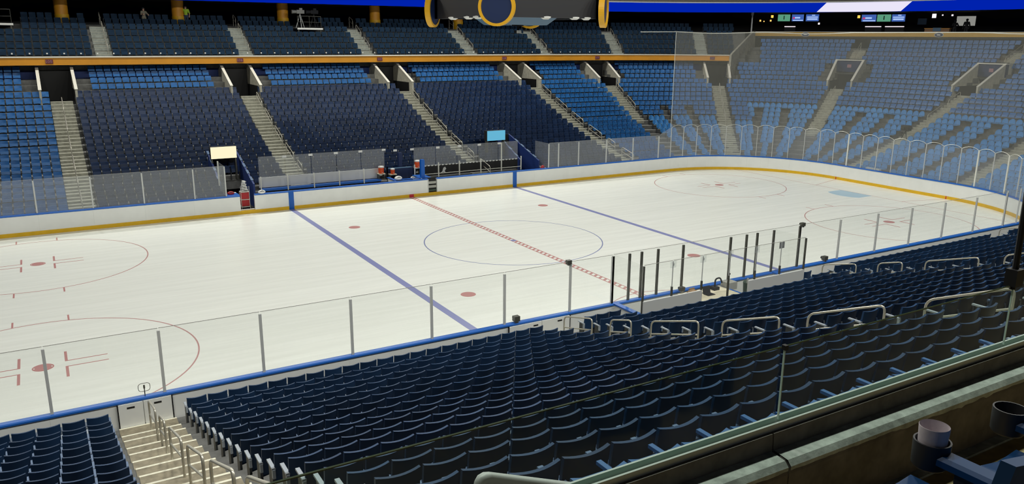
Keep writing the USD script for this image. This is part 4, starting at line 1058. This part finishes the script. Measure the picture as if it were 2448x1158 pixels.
small('control_box', 'grey green control box at the boards beside the scorer table', 'box', [('case', MB().box(1.15, 1.6, -13.75, -13.35, 1.0, 1.28), 'slat_grey'), ('antenna', MB().tube([(1.4, -13.5, 1.28), (1.4, -13.5, 1.55)], .03, 6).lathe([(0, 1.5), (.06, 1.55), (0, 1.62)], (1.4, -13.5, 0), 10), 'cloth_dark')])
small('paper_bag', 'crumpled brown paper bag on the scorer table', 'bag', [('bag', MB().mesh(trimesh.Trimesh(*(lambda m: (m.vertices * [.22, .2, .13] * (1 + .25 * (meshkit.noise(m.vertices * 3.1, 3)[:, None] - .5)) + [-.62, -13.75, 1.19], m.faces))(trimesh.creation.icosphere(2, 1.0)), process=False)), 'brown'), ('fold', MB().box(-.75, -.5, -13.7, -13.66, 1.28, 1.36), 'brown')])
small('water_bottle', 'dark green bin of bottles in the right penalty box' if False else 'dark green bin of bottles in the far penalty box', 'bottle bin', [('bin', MB().lathe([(0, .55), (.2, .55), (.24, 1.15), (.2, 1.15), (0, 1.0)], (2.3, -13.7, 0), 14), 'dark_green'), ('bottles', MB().lathe([(0, 1.0), (.05, 1.0), (.05, 1.25), (.02, 1.3), (0, 1.3)], (2.25, -13.65, 0), 8), 'slat_grey')])
small('sandwich_box', 'open tan box with brown items on the penalty box shelf', 'box', [('tray', MB().box(2.6, 3.15, -13.8, -13.5, 1.0, 1.05), 'white_plastic'), ('content', MB().box(2.66, 2.84, -13.75, -13.55, 1.05, 1.2).box(2.9, 3.1, -13.72, -13.56, 1.05, 1.17), 'brown')])
# things on the near boards' cap and posts
def boardcam(x, y, z, label, s=1.0):
    o = thing('board_camera', label, 'camera', (x, y, z), group=None)
    part(o, 'body', MB().box(-.09 * s, .09 * s, -.08 * s, .08 * s, .05 * s, .2 * s), 'alu_dark', False)
    part(o, 'lens', MB().lathe([(0, 0), (.05 * s, 0), (.05 * s, .08 * s), (0, .08 * s)], (0, .08 * s, .12 * s), 10, T=lambda v: v[:, [0, 2, 1]]), 'black')
    part(o, 'mount', MB().box(-.05 * s, .05 * s, -.05 * s, .05 * s, 0, .05 * s), 'alu', False)
boardcam(-7.65, -HY - .12, 1.12, 'small grey camera clamped on the blue cap of the near boards', 1.1)
boardcam(7.35, -HY - .12, 1.12, 'small dark camera on the blue cap past the penalty box', 1.1)
boardcam(-.75, -HY - .35, 1.12, 'flat dark camera on the boards beside the scorer table', 1.0)
for x, z, lab in ((-5.62, 2.76, 'camera head on the glass post before the penalty box'), (5.8, 2.76, 'camera head on the glass post past the penalty box')):
    boardcam(x, -HY - .1, z, 'small black ' + lab, .9)
ss = thing('suction_sign', 'small oval hook sign above the double gate on the near glass', 'sign')
part(ss, 'outline', MB().tube([(-18.72 + .14 * math.copysign(abs(math.cos(t)) ** .6, math.cos(t)), -HY - .11, 1.36 + .11 * math.copysign(abs(math.sin(t)) ** .6, math.sin(t))) for t in np.linspace(0, 2 * np.pi, 25)], .007, 5), 'alu_dark')
part(ss, 'stem', MB().tube([(-18.72, -HY - .11, 1.4), (-18.72, -HY - .11, 1.12)], .012, 5).box(-18.74, -18.70, -HY - .125, -HY - .1, 1.33, 1.42), 'alu_dark')
fl = thing('white_folder', 'white flat box on the board cap behind the far end glass', 'box')
q = atu(uof(('y', 1.7), .5), .5); part(fl, 'box_body', MB().box(-.55, .55, -.25, 0, .98, 1.16, frame_at(*q)), 'white_plastic', False)

# ---- camera tripod on the end stairs
q = atu(uof(('y', 4.25), rowd(9)), rowd(9)); zz = rowz(9)
tp = thing('camera_tripod', 'black camera on a small tripod on the long end-stand stairs', 'tripod', (q[0], q[1], zz))
for a in (0, 2.1, 4.2): part(tp, 'leg', MB().tube([(0, 0, .85), (.3 * math.cos(a), .3 * math.sin(a), .12)], .035, 6), 'white_plastic' if a < 1 else 'cloth_dark')
part(tp, 'camera_body', MB().box(-.25, .25, -.3, .3, .85, 1.25).box(-.5, -.2, -.1, .1, .95, 1.15), 'black', False)

# ---- broadcast platforms in the upper level
def platform(x0, x1, d, z, label, rails=True):
    o = thing('camera_platform', label, 'platform')
    y = HY + d
    part(o, 'deck', MB().box(x0, x1, y, y + 1.4, z - .1, z), 'black', False)
    part(o, 'deck_edge', MB().box(x0, x1, y - .05, y, z - .12, z + .03), 'white_plastic', False, label='white deck edge')
    for x in np.linspace(x0 + .1, x1 - .1, 3): part(o, 'rail_post', MB().tube([(x, y + .1, z), (x, y + .1, z + 1.0)], .02, 6), 'alu_dark')
    part(o, 'rail', MB().tube([(x0 + .1, y + .1, z + .98), (x1 - .1, y + .1, z + .98)], .02, 6).tube([(x0 + .1, y + .1, z + .5), (x1 - .1, y + .1, z + .5)], .015, 6), 'alu_dark')
    part(o, 'support', MB().box(x0 + .1, x0 + .2, y + .1, y + .2, 9.6, z - .1).box(x1 - .2, x1 - .1, y + .1, y + .2, 9.6, z - .1), 'alu_dark', False)
platform(-.45, 1.75, 22.3, 10.72, 'camera platform with white deck edge beside an orange column')
platform(-23.6, -20.95, 22.3, 10.80, 'camera platform with white deck edge in the upper corner')
for x, lab, pale in ((.05, 'pale broadcast camera on a tripod on the upper platform', 1), (1.25, 'dark second camera on the upper platform beside the pale one', 0)):
    o = thing('broadcast_camera', lab, 'camera', (x, HY + 23.0, 10.72))
    m = 'slat_grey' if pale else 'cloth_dark'
    part(o, 'body', MB().box(-.3, .35, -.14, .14, 1.2, 1.5), m, False); part(o, 'lens', MB().lathe([(0, 0), (.13, 0), (.16, .4), (0, .4)], (-.3, 0, 1.35), 12, T=lambda v: v[:, [2, 0, 1]] * [-1, 1, 1]), m)
    part(o, 'viewfinder', MB().box(-.05, .2, -.1, .1, 1.5, 1.66), m, False)
    for a in (.5, 2.6, 4.7): part(o, 'tripod_leg', MB().tube([(0, 0, 1.2), (.42 * math.cos(a), .3 * math.sin(a), 0)], .03, 6), 'alu' if pale else 'cloth_dark')

g = MB()
for x in np.arange(-25.5, 30, 1.06):
    q = atu(x - AX, 19.35); T = frame_at(*q); g.box(-.05, .05, 0, .03, 8.70, 8.80, T)
solo('seat_number_plates', g, 'white_plastic', 'small pale plates along the first row of the upper level', 'plates', None, 'stuff', False)
# ---- people, far off in the upper level and the club
def person(label, x, y, z, face, pose, skin, top, legs, height=1.75):
    o = thing('person', label, 'person', (x, y, z), face)
    s = height / 1.75
    J = dict(head=(0, .02, 1.60, .105), neck=(0, 0, 1.45, .06), ch=(0, 0, 1.28, .15), sl=(-.18, 0, 1.36, .075), sr=(.18, 0, 1.36, .075), wa=(0, 0, 1.05, .125), hip=(0, 0, .92, .14), hl=(-.09, 0, .90, .095), hr=(.09, 0, .90, .095),
             kl=(-.10, .03, .50, .065), kr=(.10, .0, .50, .065), al=(-.10, 0, .09, .045), ar=(.10, -.05, .09, .045), tl=(-.11, .14, .04, .04), tr=(.11, .10, .04, .04))
    if pose == 'akimbo': J |= dict(el=(-.40, -.05, 1.15, .05), er=(.40, -.05, 1.15, .05), wl=(-.20, .08, .98, .038), wr=(.20, .08, .98, .038))
    elif pose == 'reach': J |= dict(el=(-.30, .12, 1.12, .05), er=(.28, .10, 1.14, .05), wl=(-.22, .36, 1.15, .038), wr=(.20, .36, 1.18, .038))
    else: J |= dict(el=(-.27, -.02, 1.10, .05), er=(.27, -.02, 1.10, .05), wl=(-.27, .10, .86, .038), wr=(.27, .10, .86, .038))
    sc_ = lambda q: tuple(np.array(J[q]) * s)
    def limb(*names):
        m = manifold3d.Manifold()
        for a, b in zip(names, names[1:]): m = m + hull(sc_(a), sc_(b))
        return m
    def mesh(m, n=6):
        q = m.refine_to_length(.07).to_mesh(); t = trimesh.Trimesh(q.vert_properties[:, :3], q.tri_verts, process=True); trimesh.smoothing.filter_taubin(t, iterations=n); return (np.array(t.vertices), np.array(t.faces))
    body = limb('neck', 'ch', 'wa', 'hip') + limb('head', 'neck') + hull(sc_('sl'), sc_('sr'), sc_('ch')) + limb('sl', 'el', 'wl') + limb('sr', 'er', 'wr') + hull(sc_('hl'), sc_('hr'), sc_('wa')) + limb('hl', 'kl', 'al', 'tl') + limb('hr', 'kr', 'ar', 'tr')
    for w in ('wl', 'wr'):
        x_, y_, z_, _ = sc_(w)
        for k in range(4): body = body + hull((x_ + (k - 1.5) * .018, y_, z_, .014), (x_ + (k - 1.5) * .022, y_ + .05, z_ - .09, .010))
        body = body + hull((x_, y_, z_, .02), (x_ + (.05 if w == 'wl' else -.05), y_ + .05, z_ - .04, .011))
    body = body + hull((0, .10 * s, 1.59 * s, .02), (0, .135 * s, 1.57 * s, .014))
    part(o, 'body', mesh(body), skin, True)
    inflate = lambda q, k: tuple(list(np.array(J[q]) * s)[:3] + [J[q][3] * s + k])
    shirt = hull(inflate('sl', .012), inflate('sr', .012), inflate('ch', .014)) + hull(inflate('ch', .014), inflate('wa', .014)) + hull(inflate('wa', .014), inflate('hip', .006)) + hull(inflate('sl', .012), inflate('el', .012)) + hull(inflate('sr', .012), inflate('er', .012))
    part(o, 'shirt', mesh(shirt, 4), top, True)
    tr = hull(inflate('hl', .012), inflate('hr', .012), inflate('hip', .012)) + hull(inflate('hl', .012), inflate('kl', .014)) + hull(inflate('kl', .014), inflate('al', .018)) + hull(inflate('hr', .012), inflate('kr', .014)) + hull(inflate('kr', .014), inflate('ar', .018))
    part(o, 'trousers', mesh(tr, 4), legs, True)
    hx = np.array(J['head']) * s
    cap = trimesh.creation.icosphere(2, .118 * s); v = np.array(cap.vertices); v[:, 2] = np.maximum(v[:, 2], -.02); v[:, 1] -= .012
    part(o, 'hair', (v + hx[:3] + [0, -.01, .012], np.array(cap.faces)), 'cloth_dark', True)
    for sx in (-1, 1): part(o, 'eye', MB().mesh(trimesh.creation.icosphere(1, .012), lambda q, sx=sx: q + hx[:3] + [sx * .036, .095 * s, .005]), 'black')
    return o
person('person in pale clothes with bent arms standing behind the upper seats', -12.06, HY + 24.2, 10.6, 200, 'reach', 'skin', 'cloth_pale', 'cloth_pale', 1.6)
person('person in a yellow green vest standing beside an orange column', -8.9, HY + 24.3, 10.7, 160, 'stand', 'skin', 'vest', 'jeans')

# ---- the club behind the yellow fascia: screens, lamps, counters, patrons
def at_arc(a, d): return P('c1', a, d)
def tv(a, d, z, w, h, m, label, extras=()):
    q = at_arc(a, d); T = frame_at(*q)
    o = thing('television', label, 'television', group='club televisions')
    part(o, 'screen', MB().box(-w / 2, w / 2, 0.03, .05, z, z + h, T), m, False)
    part(o, 'frame', MB().box(-w / 2 - .04, w / 2 + .04, -.05, .028, z - .04, z + h + .04, T), 'black', False)
    for nm, x0, x1, z0, z1, mm in extras: part(o, nm, MB().box(x0 * w, x1 * w, .051, .056, z + z0 * h, z + z1 * h, T), mm, False)
player = (('picture_player', -.04, .03, .25, .8, 'dark_green'),)
bars = (('picture_bar', -.42, .42, .52, .68, 'tv_white'), ('picture_bar', -.4, .4, .2, .42, 'tv_white'), ('picture_mark', -.2, .05, .8, .95, 'tv_white'))
mix_ = (('picture_bar', -.2, .25, .4, .62, 'tv_white'), ('picture_bar', -.45, .4, .05, .2, 'tv_white'), ('picture_mark', .25, .42, .35, .6, 'tv_magenta'))
tv(39.6, 28, 11.98, 1.25, .70, 'tv_green', 'green sports picture television in the first club group', player)
tv(37.4, 28, 11.98, 1.2, .70, 'tv_blue', 'blue and white television in the middle of the first club group', mix_)
tv(35.1, 28, 11.98, 1.3, .70, 'tv_blue', 'blue striped television ending the first club group', bars)
tv(26.4, 28, 11.92, 1.4, .70, 'tv_blue', 'blue television with red spot in the second club group', mix_)
tv(24.15, 28, 11.92, 1.3, .70, 'tv_green', 'green sports picture television in the second club group', player)
tv(22.0, 28, 11.92, 1.25, .70, 'tv_blue', 'blue striped television in the second club group', bars)
tv(18.5, 28, 11.62, .8, .58, 'screen_blue', 'dim blue screen beside the club television groups')
for i, (a, z, m, s_, lab) in enumerate(((41.5, 12.45, 'lamp_yellow', .14, 'yellow wall lamp beside the first club televisions'), (27.8, 12.4, 'lamp_yellow', .14, 'yellow wall lamp beside the second club televisions'), (43.4, 12.02, 'lamp_warm', .09, 'small warm lamp at the club corner post'), (42.8, 11.95, 'lamp_warm', .06, 'tiny warm lamp next to the corner lamp'), (41.7, 12.03, 'lamp_warm', .09, 'small warm lamp below the yellow wall lamp'),
                              (33.9, 11.72, 'lamp_white', .1, 'small white lamp below the striped television'), (16.6, 12.42, 'lamp_white', .2, 'large bright square lamp above the orange club table'), (15.4, 12.48, 'lamp_white', .06, 'small spot lamp right after the square lamp' if False else 'small spot lamp beside the square lamp'), (14.0, 12.46, 'lamp_white', .08, 'small spot lamp above the white poster'))):
    q = at_arc(a, 27.4); T = frame_at(*q)
    o = thing('club_lamp', lab, 'lamp', group='club lamps')
    part(o, 'bulb', MB().box(-s_ * .9, s_ * .9, 0, .08, z - s_, z + s_, T), m, False); part(o, 'mount', MB().box(-.03, .03, .02, .06, z + s_, 12.78, T), 'black', False)
for j, (a0, a1, lab) in enumerate(((39.3, 37.5, 'lit counter under the first club televisions'), (26.3, 23.8, 'lit counter starting the second club group'), (23.2, 20.3, 'lit counter ending the second club group'))):
    o = thing('bar_counter', lab, 'counter')
    s = [P('c1', t) for t in np.linspace(a0, a1, 4)]
    part(o, 'counter_body', MB().sweep([(26.05, 10.4), (26.6, 10.4), (26.6, 11.36), (26.05, 11.36)], s), 'cloth_dark', False)
    part(o, 'light_strip', MB().sweep([(26.0, 11.36), (26.1, 11.36), (26.1, 11.44), (26.0, 11.44)], s), 'lamp_white', False)
o = thing('club_table', 'orange brown table with pale cloth beside the square lamp', 'table')
q = at_arc(15.0, 25.4); T = frame_at(*q)
part(o, 'table_body', MB().box(-1.1, 1.1, -.5, .0, 10.4, 11.22, T), 'tan_wall', False); part(o, 'cloth', MB().box(-.35, .35, -.4, .03, 10.95, 11.27, T), 'screen_blue', False); part(o, 'top', MB().box(-1.15, 1.15, -.55, .02, 11.2, 11.24, T), 'orange_fascia', False)
q = at_arc(12.8, 29.0); T = frame_at(*q)
o = thing('wall_poster', 'pale poster given its own glow on the club back wall behind two patrons', 'poster'); part(o, 'poster_face', MB().box(-.85, .85, .02, .04, 11.5, 12.4, T), 'poster_glow', False); part(o, 'poster_frame', MB().box(-.9, .9, -.04, .018, 11.45, 12.45, T), 'black', False)
for a, lab, h_, ps in ((12.6, 'person in dark silhouette leaning forward before the pale poster', 1.62, 'reach'), (10.9, 'person in a bulky coat standing in dark silhouette before the pale poster', 1.72, 'stand')):
    q = at_arc(a, 25.8); person(lab, q[0], q[1], 10.4, math.degrees(math.atan2(-q[3], -q[2])) - 90 + (40 if ps == 'reach' else 0), ps, 'skin' if False else 'cloth_dark', 'cloth_dark', 'cloth_dark', h_)  # near-black skin and clothes put the silhouette shade into the colour
q = at_arc(44.9, 24.3); o = thing('corner_post', 'pale post at the corner of the club above the concrete end wall', 'post'); part(o, 'shaft', MB().box(-.07, .07, -.1, .04, 10.4, 12.75, frame_at(*q)), 'grey_panel', False); part(o, 'cap', MB().box(-.12, .12, -.12, .06, 12.5, 12.78, frame_at(*q)), 'grey_panel', False)

# ---- foreground: parapet with guard glass, concrete floor, two seats, a cup
YW = -31.91
pw_ = thing('wall_parapet', 'brown concrete parapet with a chipped pale ledge in front of the viewer', 'parapet', kind='structure')
JX = [-25.5, -21.1, -17.68, -15.96, -14.25, -12.54, -10.8, -9.0]
for x0, x1 in ((-27, -21.2), (-21.18, -17.745), (-17.738, -12.6), (-12.585, -6.5)):
    part(pw_, 'parapet_block', prism([(-31.882, 6.2), (-31.882, 8.50), (-31.955, 8.50), (-31.96, 8.42), (-32.02, 8.41), (-32.045, 8.385), (-32.05, 8.36), (-32.05, 6.2)], (x0, 0, 0), (0, 1, 0), (0, 0, 1), (1, 0, 0), x1 - x0), 'concrete_dark', False)
    n = int((x1 - x0) / .03); r_ = np.random.RandomState(int(abs(x0) * 10)); xs_ = np.linspace(x0 + .004, x1 - .004, n)
    lowz = 8.375 + .006 * r_.rand(n) - np.where(meshkit.noise(np.stack([xs_ * 2.2, xs_ * 0, xs_ * 0], -1), 5) > .55, .012 * r_.rand(n), 0)
    yb, yf = -31.958, -32.053
    V = np.concatenate([np.stack([xs_, np.full(n, yb), np.full(n, 8.424)], -1), np.stack([xs_, np.full(n, yf + .02), np.full(n, 8.416)], -1), np.stack([xs_, np.full(n, yf), np.full(n, 8.395)], -1), np.stack([xs_, np.full(n, yf), lowz], -1)])
    F = [[k * n + i, (k + 1) * n + i, (k + 1) * n + i + 1, k * n + i + 1] for k in range(3) for i in range(n - 1)]
    part(pw_, 'ledge', MB().add(V, F), 'ledge', False, label='chipped pale ledge, the light on it put into its colour')
part(pw_, 'floor_strip', MB().box(-27, -6.5, -32.10, -32.045, 8.09, 8.112), 'ledge', False)
fl_ = thing('floor_upper_row', 'tan concrete floor of the first upper row', 'floor', kind='structure')
part(fl_, 'floor_slab', MB().box(-27, -6.5, -33.45, -32.05, 7.9, 8.1), 'floor_tan', False)
part(fl_, 'floor_slab', MB().box(-27, -6.5, -35.2, -33.45, 7.9, 8.42), 'concrete_dark', False)
gg = thing('guard_glass', 'low guard glass panels in a metal channel on the parapet', 'guard rail')
part(gg, 'channel', MB().box(-27, -6.5, -31.938, -31.928, 8.50, 8.53).box(-27, -6.5, -31.898, -31.888, 8.50, 8.536).box(-27, -6.5, -31.928, -31.898, 8.50, 8.512), 'channel', False)
for i in range(len(JX) - 1):
    x0, x1 = JX[i] + .012, JX[i + 1] - .012
    pn = part(gg, 'glass_pane', MB().box(x0, x1, YW - .004, YW + .004, 8.515, 8.862), 'guard_glass', False)
    pth = str(pn.GetPath())
    part(gg, 'glass_top_edge', MB().box(x0, x1, YW - .0042, YW + .0042, 8.859, 8.863), 'glass_edge_dark', False)
    part(gg, 'glass_end_edge', MB().box(x0 - .003, x0 + .001, YW - .0045, YW + .0045, 8.53, 8.862), 'glass_edge', False)
for x in (-17.68, -15.96): part(gg, 'clamp', MB().box(x + .003, x + .022, YW - .01, YW + .01, 8.845, 8.866), 'black', False)
bpole = thing('black_pole', 'thin black pole clamped upright to the guard glass joint', 'pole')
part(bpole, 'shaft', MB().tube([(-15.955, YW, 8.84), (-15.93, YW + .02, 9.6)], .016, 8), 'black'); part(bpole, 'bracket', MB().box(-15.99, -15.92, YW - .03, YW + .03, 8.86, 8.95), 'black', False)
tr_ = thing('top_handrail', 'grey handrail ending at the top of the near stairs below the parapet', 'handrail')
part(tr_, 'rail', MB().tube(bent([(-18.83, -31.32, 7.2), (-18.78, -31.3, 8.27), (-17.6, -31.3, 7.78)], .05), .026, 8), 'alu', 60); part(tr_, 'flange', MB().lathe([(0, 0), (.06, 0), (.06, .03), (0, .03)], (-18.83, -31.32, 7.18), 12), 'alu')
AXX, AYY, AZZ = -17.655, -32.61, 8.70
for i, (x, lab) in enumerate(((AXX + .25, 'blue seat with cup holder arms in the first upper row, right at the parapet' if False else 'blue stadium seat between two cup holder arms at the parapet'), (AXX - .26, 'blue stadium seat with only its pan edge showing below the cup'))):
    s = thing('upper_row_seat', lab, 'seat', (x, AYY + (.09 if i else 0), 8.1))
    # pan, folded down, rounded front
    pan = Polygon([(-.21, -.42), (.21, -.42), (.2, -.12), (.16, -.03), (0, .0), (-.16, -.03), (-.2, -.12)]).buffer(-.02).buffer(.02)
    part(s, 'seat_pan', prism(pan, (0, 0, .43), (1, 0, 0), (0, 1, 0), (0, 0, 1), .055), 'near_blue', 40)
    pc = shell(.40, .0, .38, 0, .0, .03, .03); v, f = pc.arr(); v = np.stack([v[:, 0], -.40 + v[:, 2], .505 + v[:, 1] * .6], -1)
    part(s, 'seat_cushion', (v, f[:, ::-1]), 'near_blue', 40)
    part(s, 'backrest', shell(.45, .45, .92, -.42, -.50, .04, .03), 'near_blue', 40)
    for sx in ((-1, 1) if i == 0 else ()):
        part(s, 'armrest', MB().add(*trimesh_box((sx * .25 - .04, sx * .25 + .04), (-.50, .0), (.57, .605))), 'near_blue', 30)
        part(s, 'arm_support', MB().box(sx * .25 - .025, sx * .25 + .025, -.45, -.06, .0, .57), 'board_black', False)
        part(s, 'cup_holder', MB().lathe([(.0, .535), (.052, .535), (.060, .545), (.062, .635), (.056, .635), (.053, .55), (0, .55)], (sx * .25, .045, 0), 24), 'board_black', 40)
cup = thing('paper_cup', 'pale paper cup standing in the black cup holder', 'cup', (AXX, AYY + .045, 8.1 + .551))
part(cup, 'cup_wall', MB().lathe([(0, 0), (.043, 0), (.0505, .138), (.049, .140), (.041, .006), (0, .006)], sides=28), 'paper_cup', 50)
part(cup, 'dark_band', MB().add(*arc_patch(.0506, .0455, -.75, -.15, .04, .132)), 'board_black', 50, label='dark band down one side of the cup')
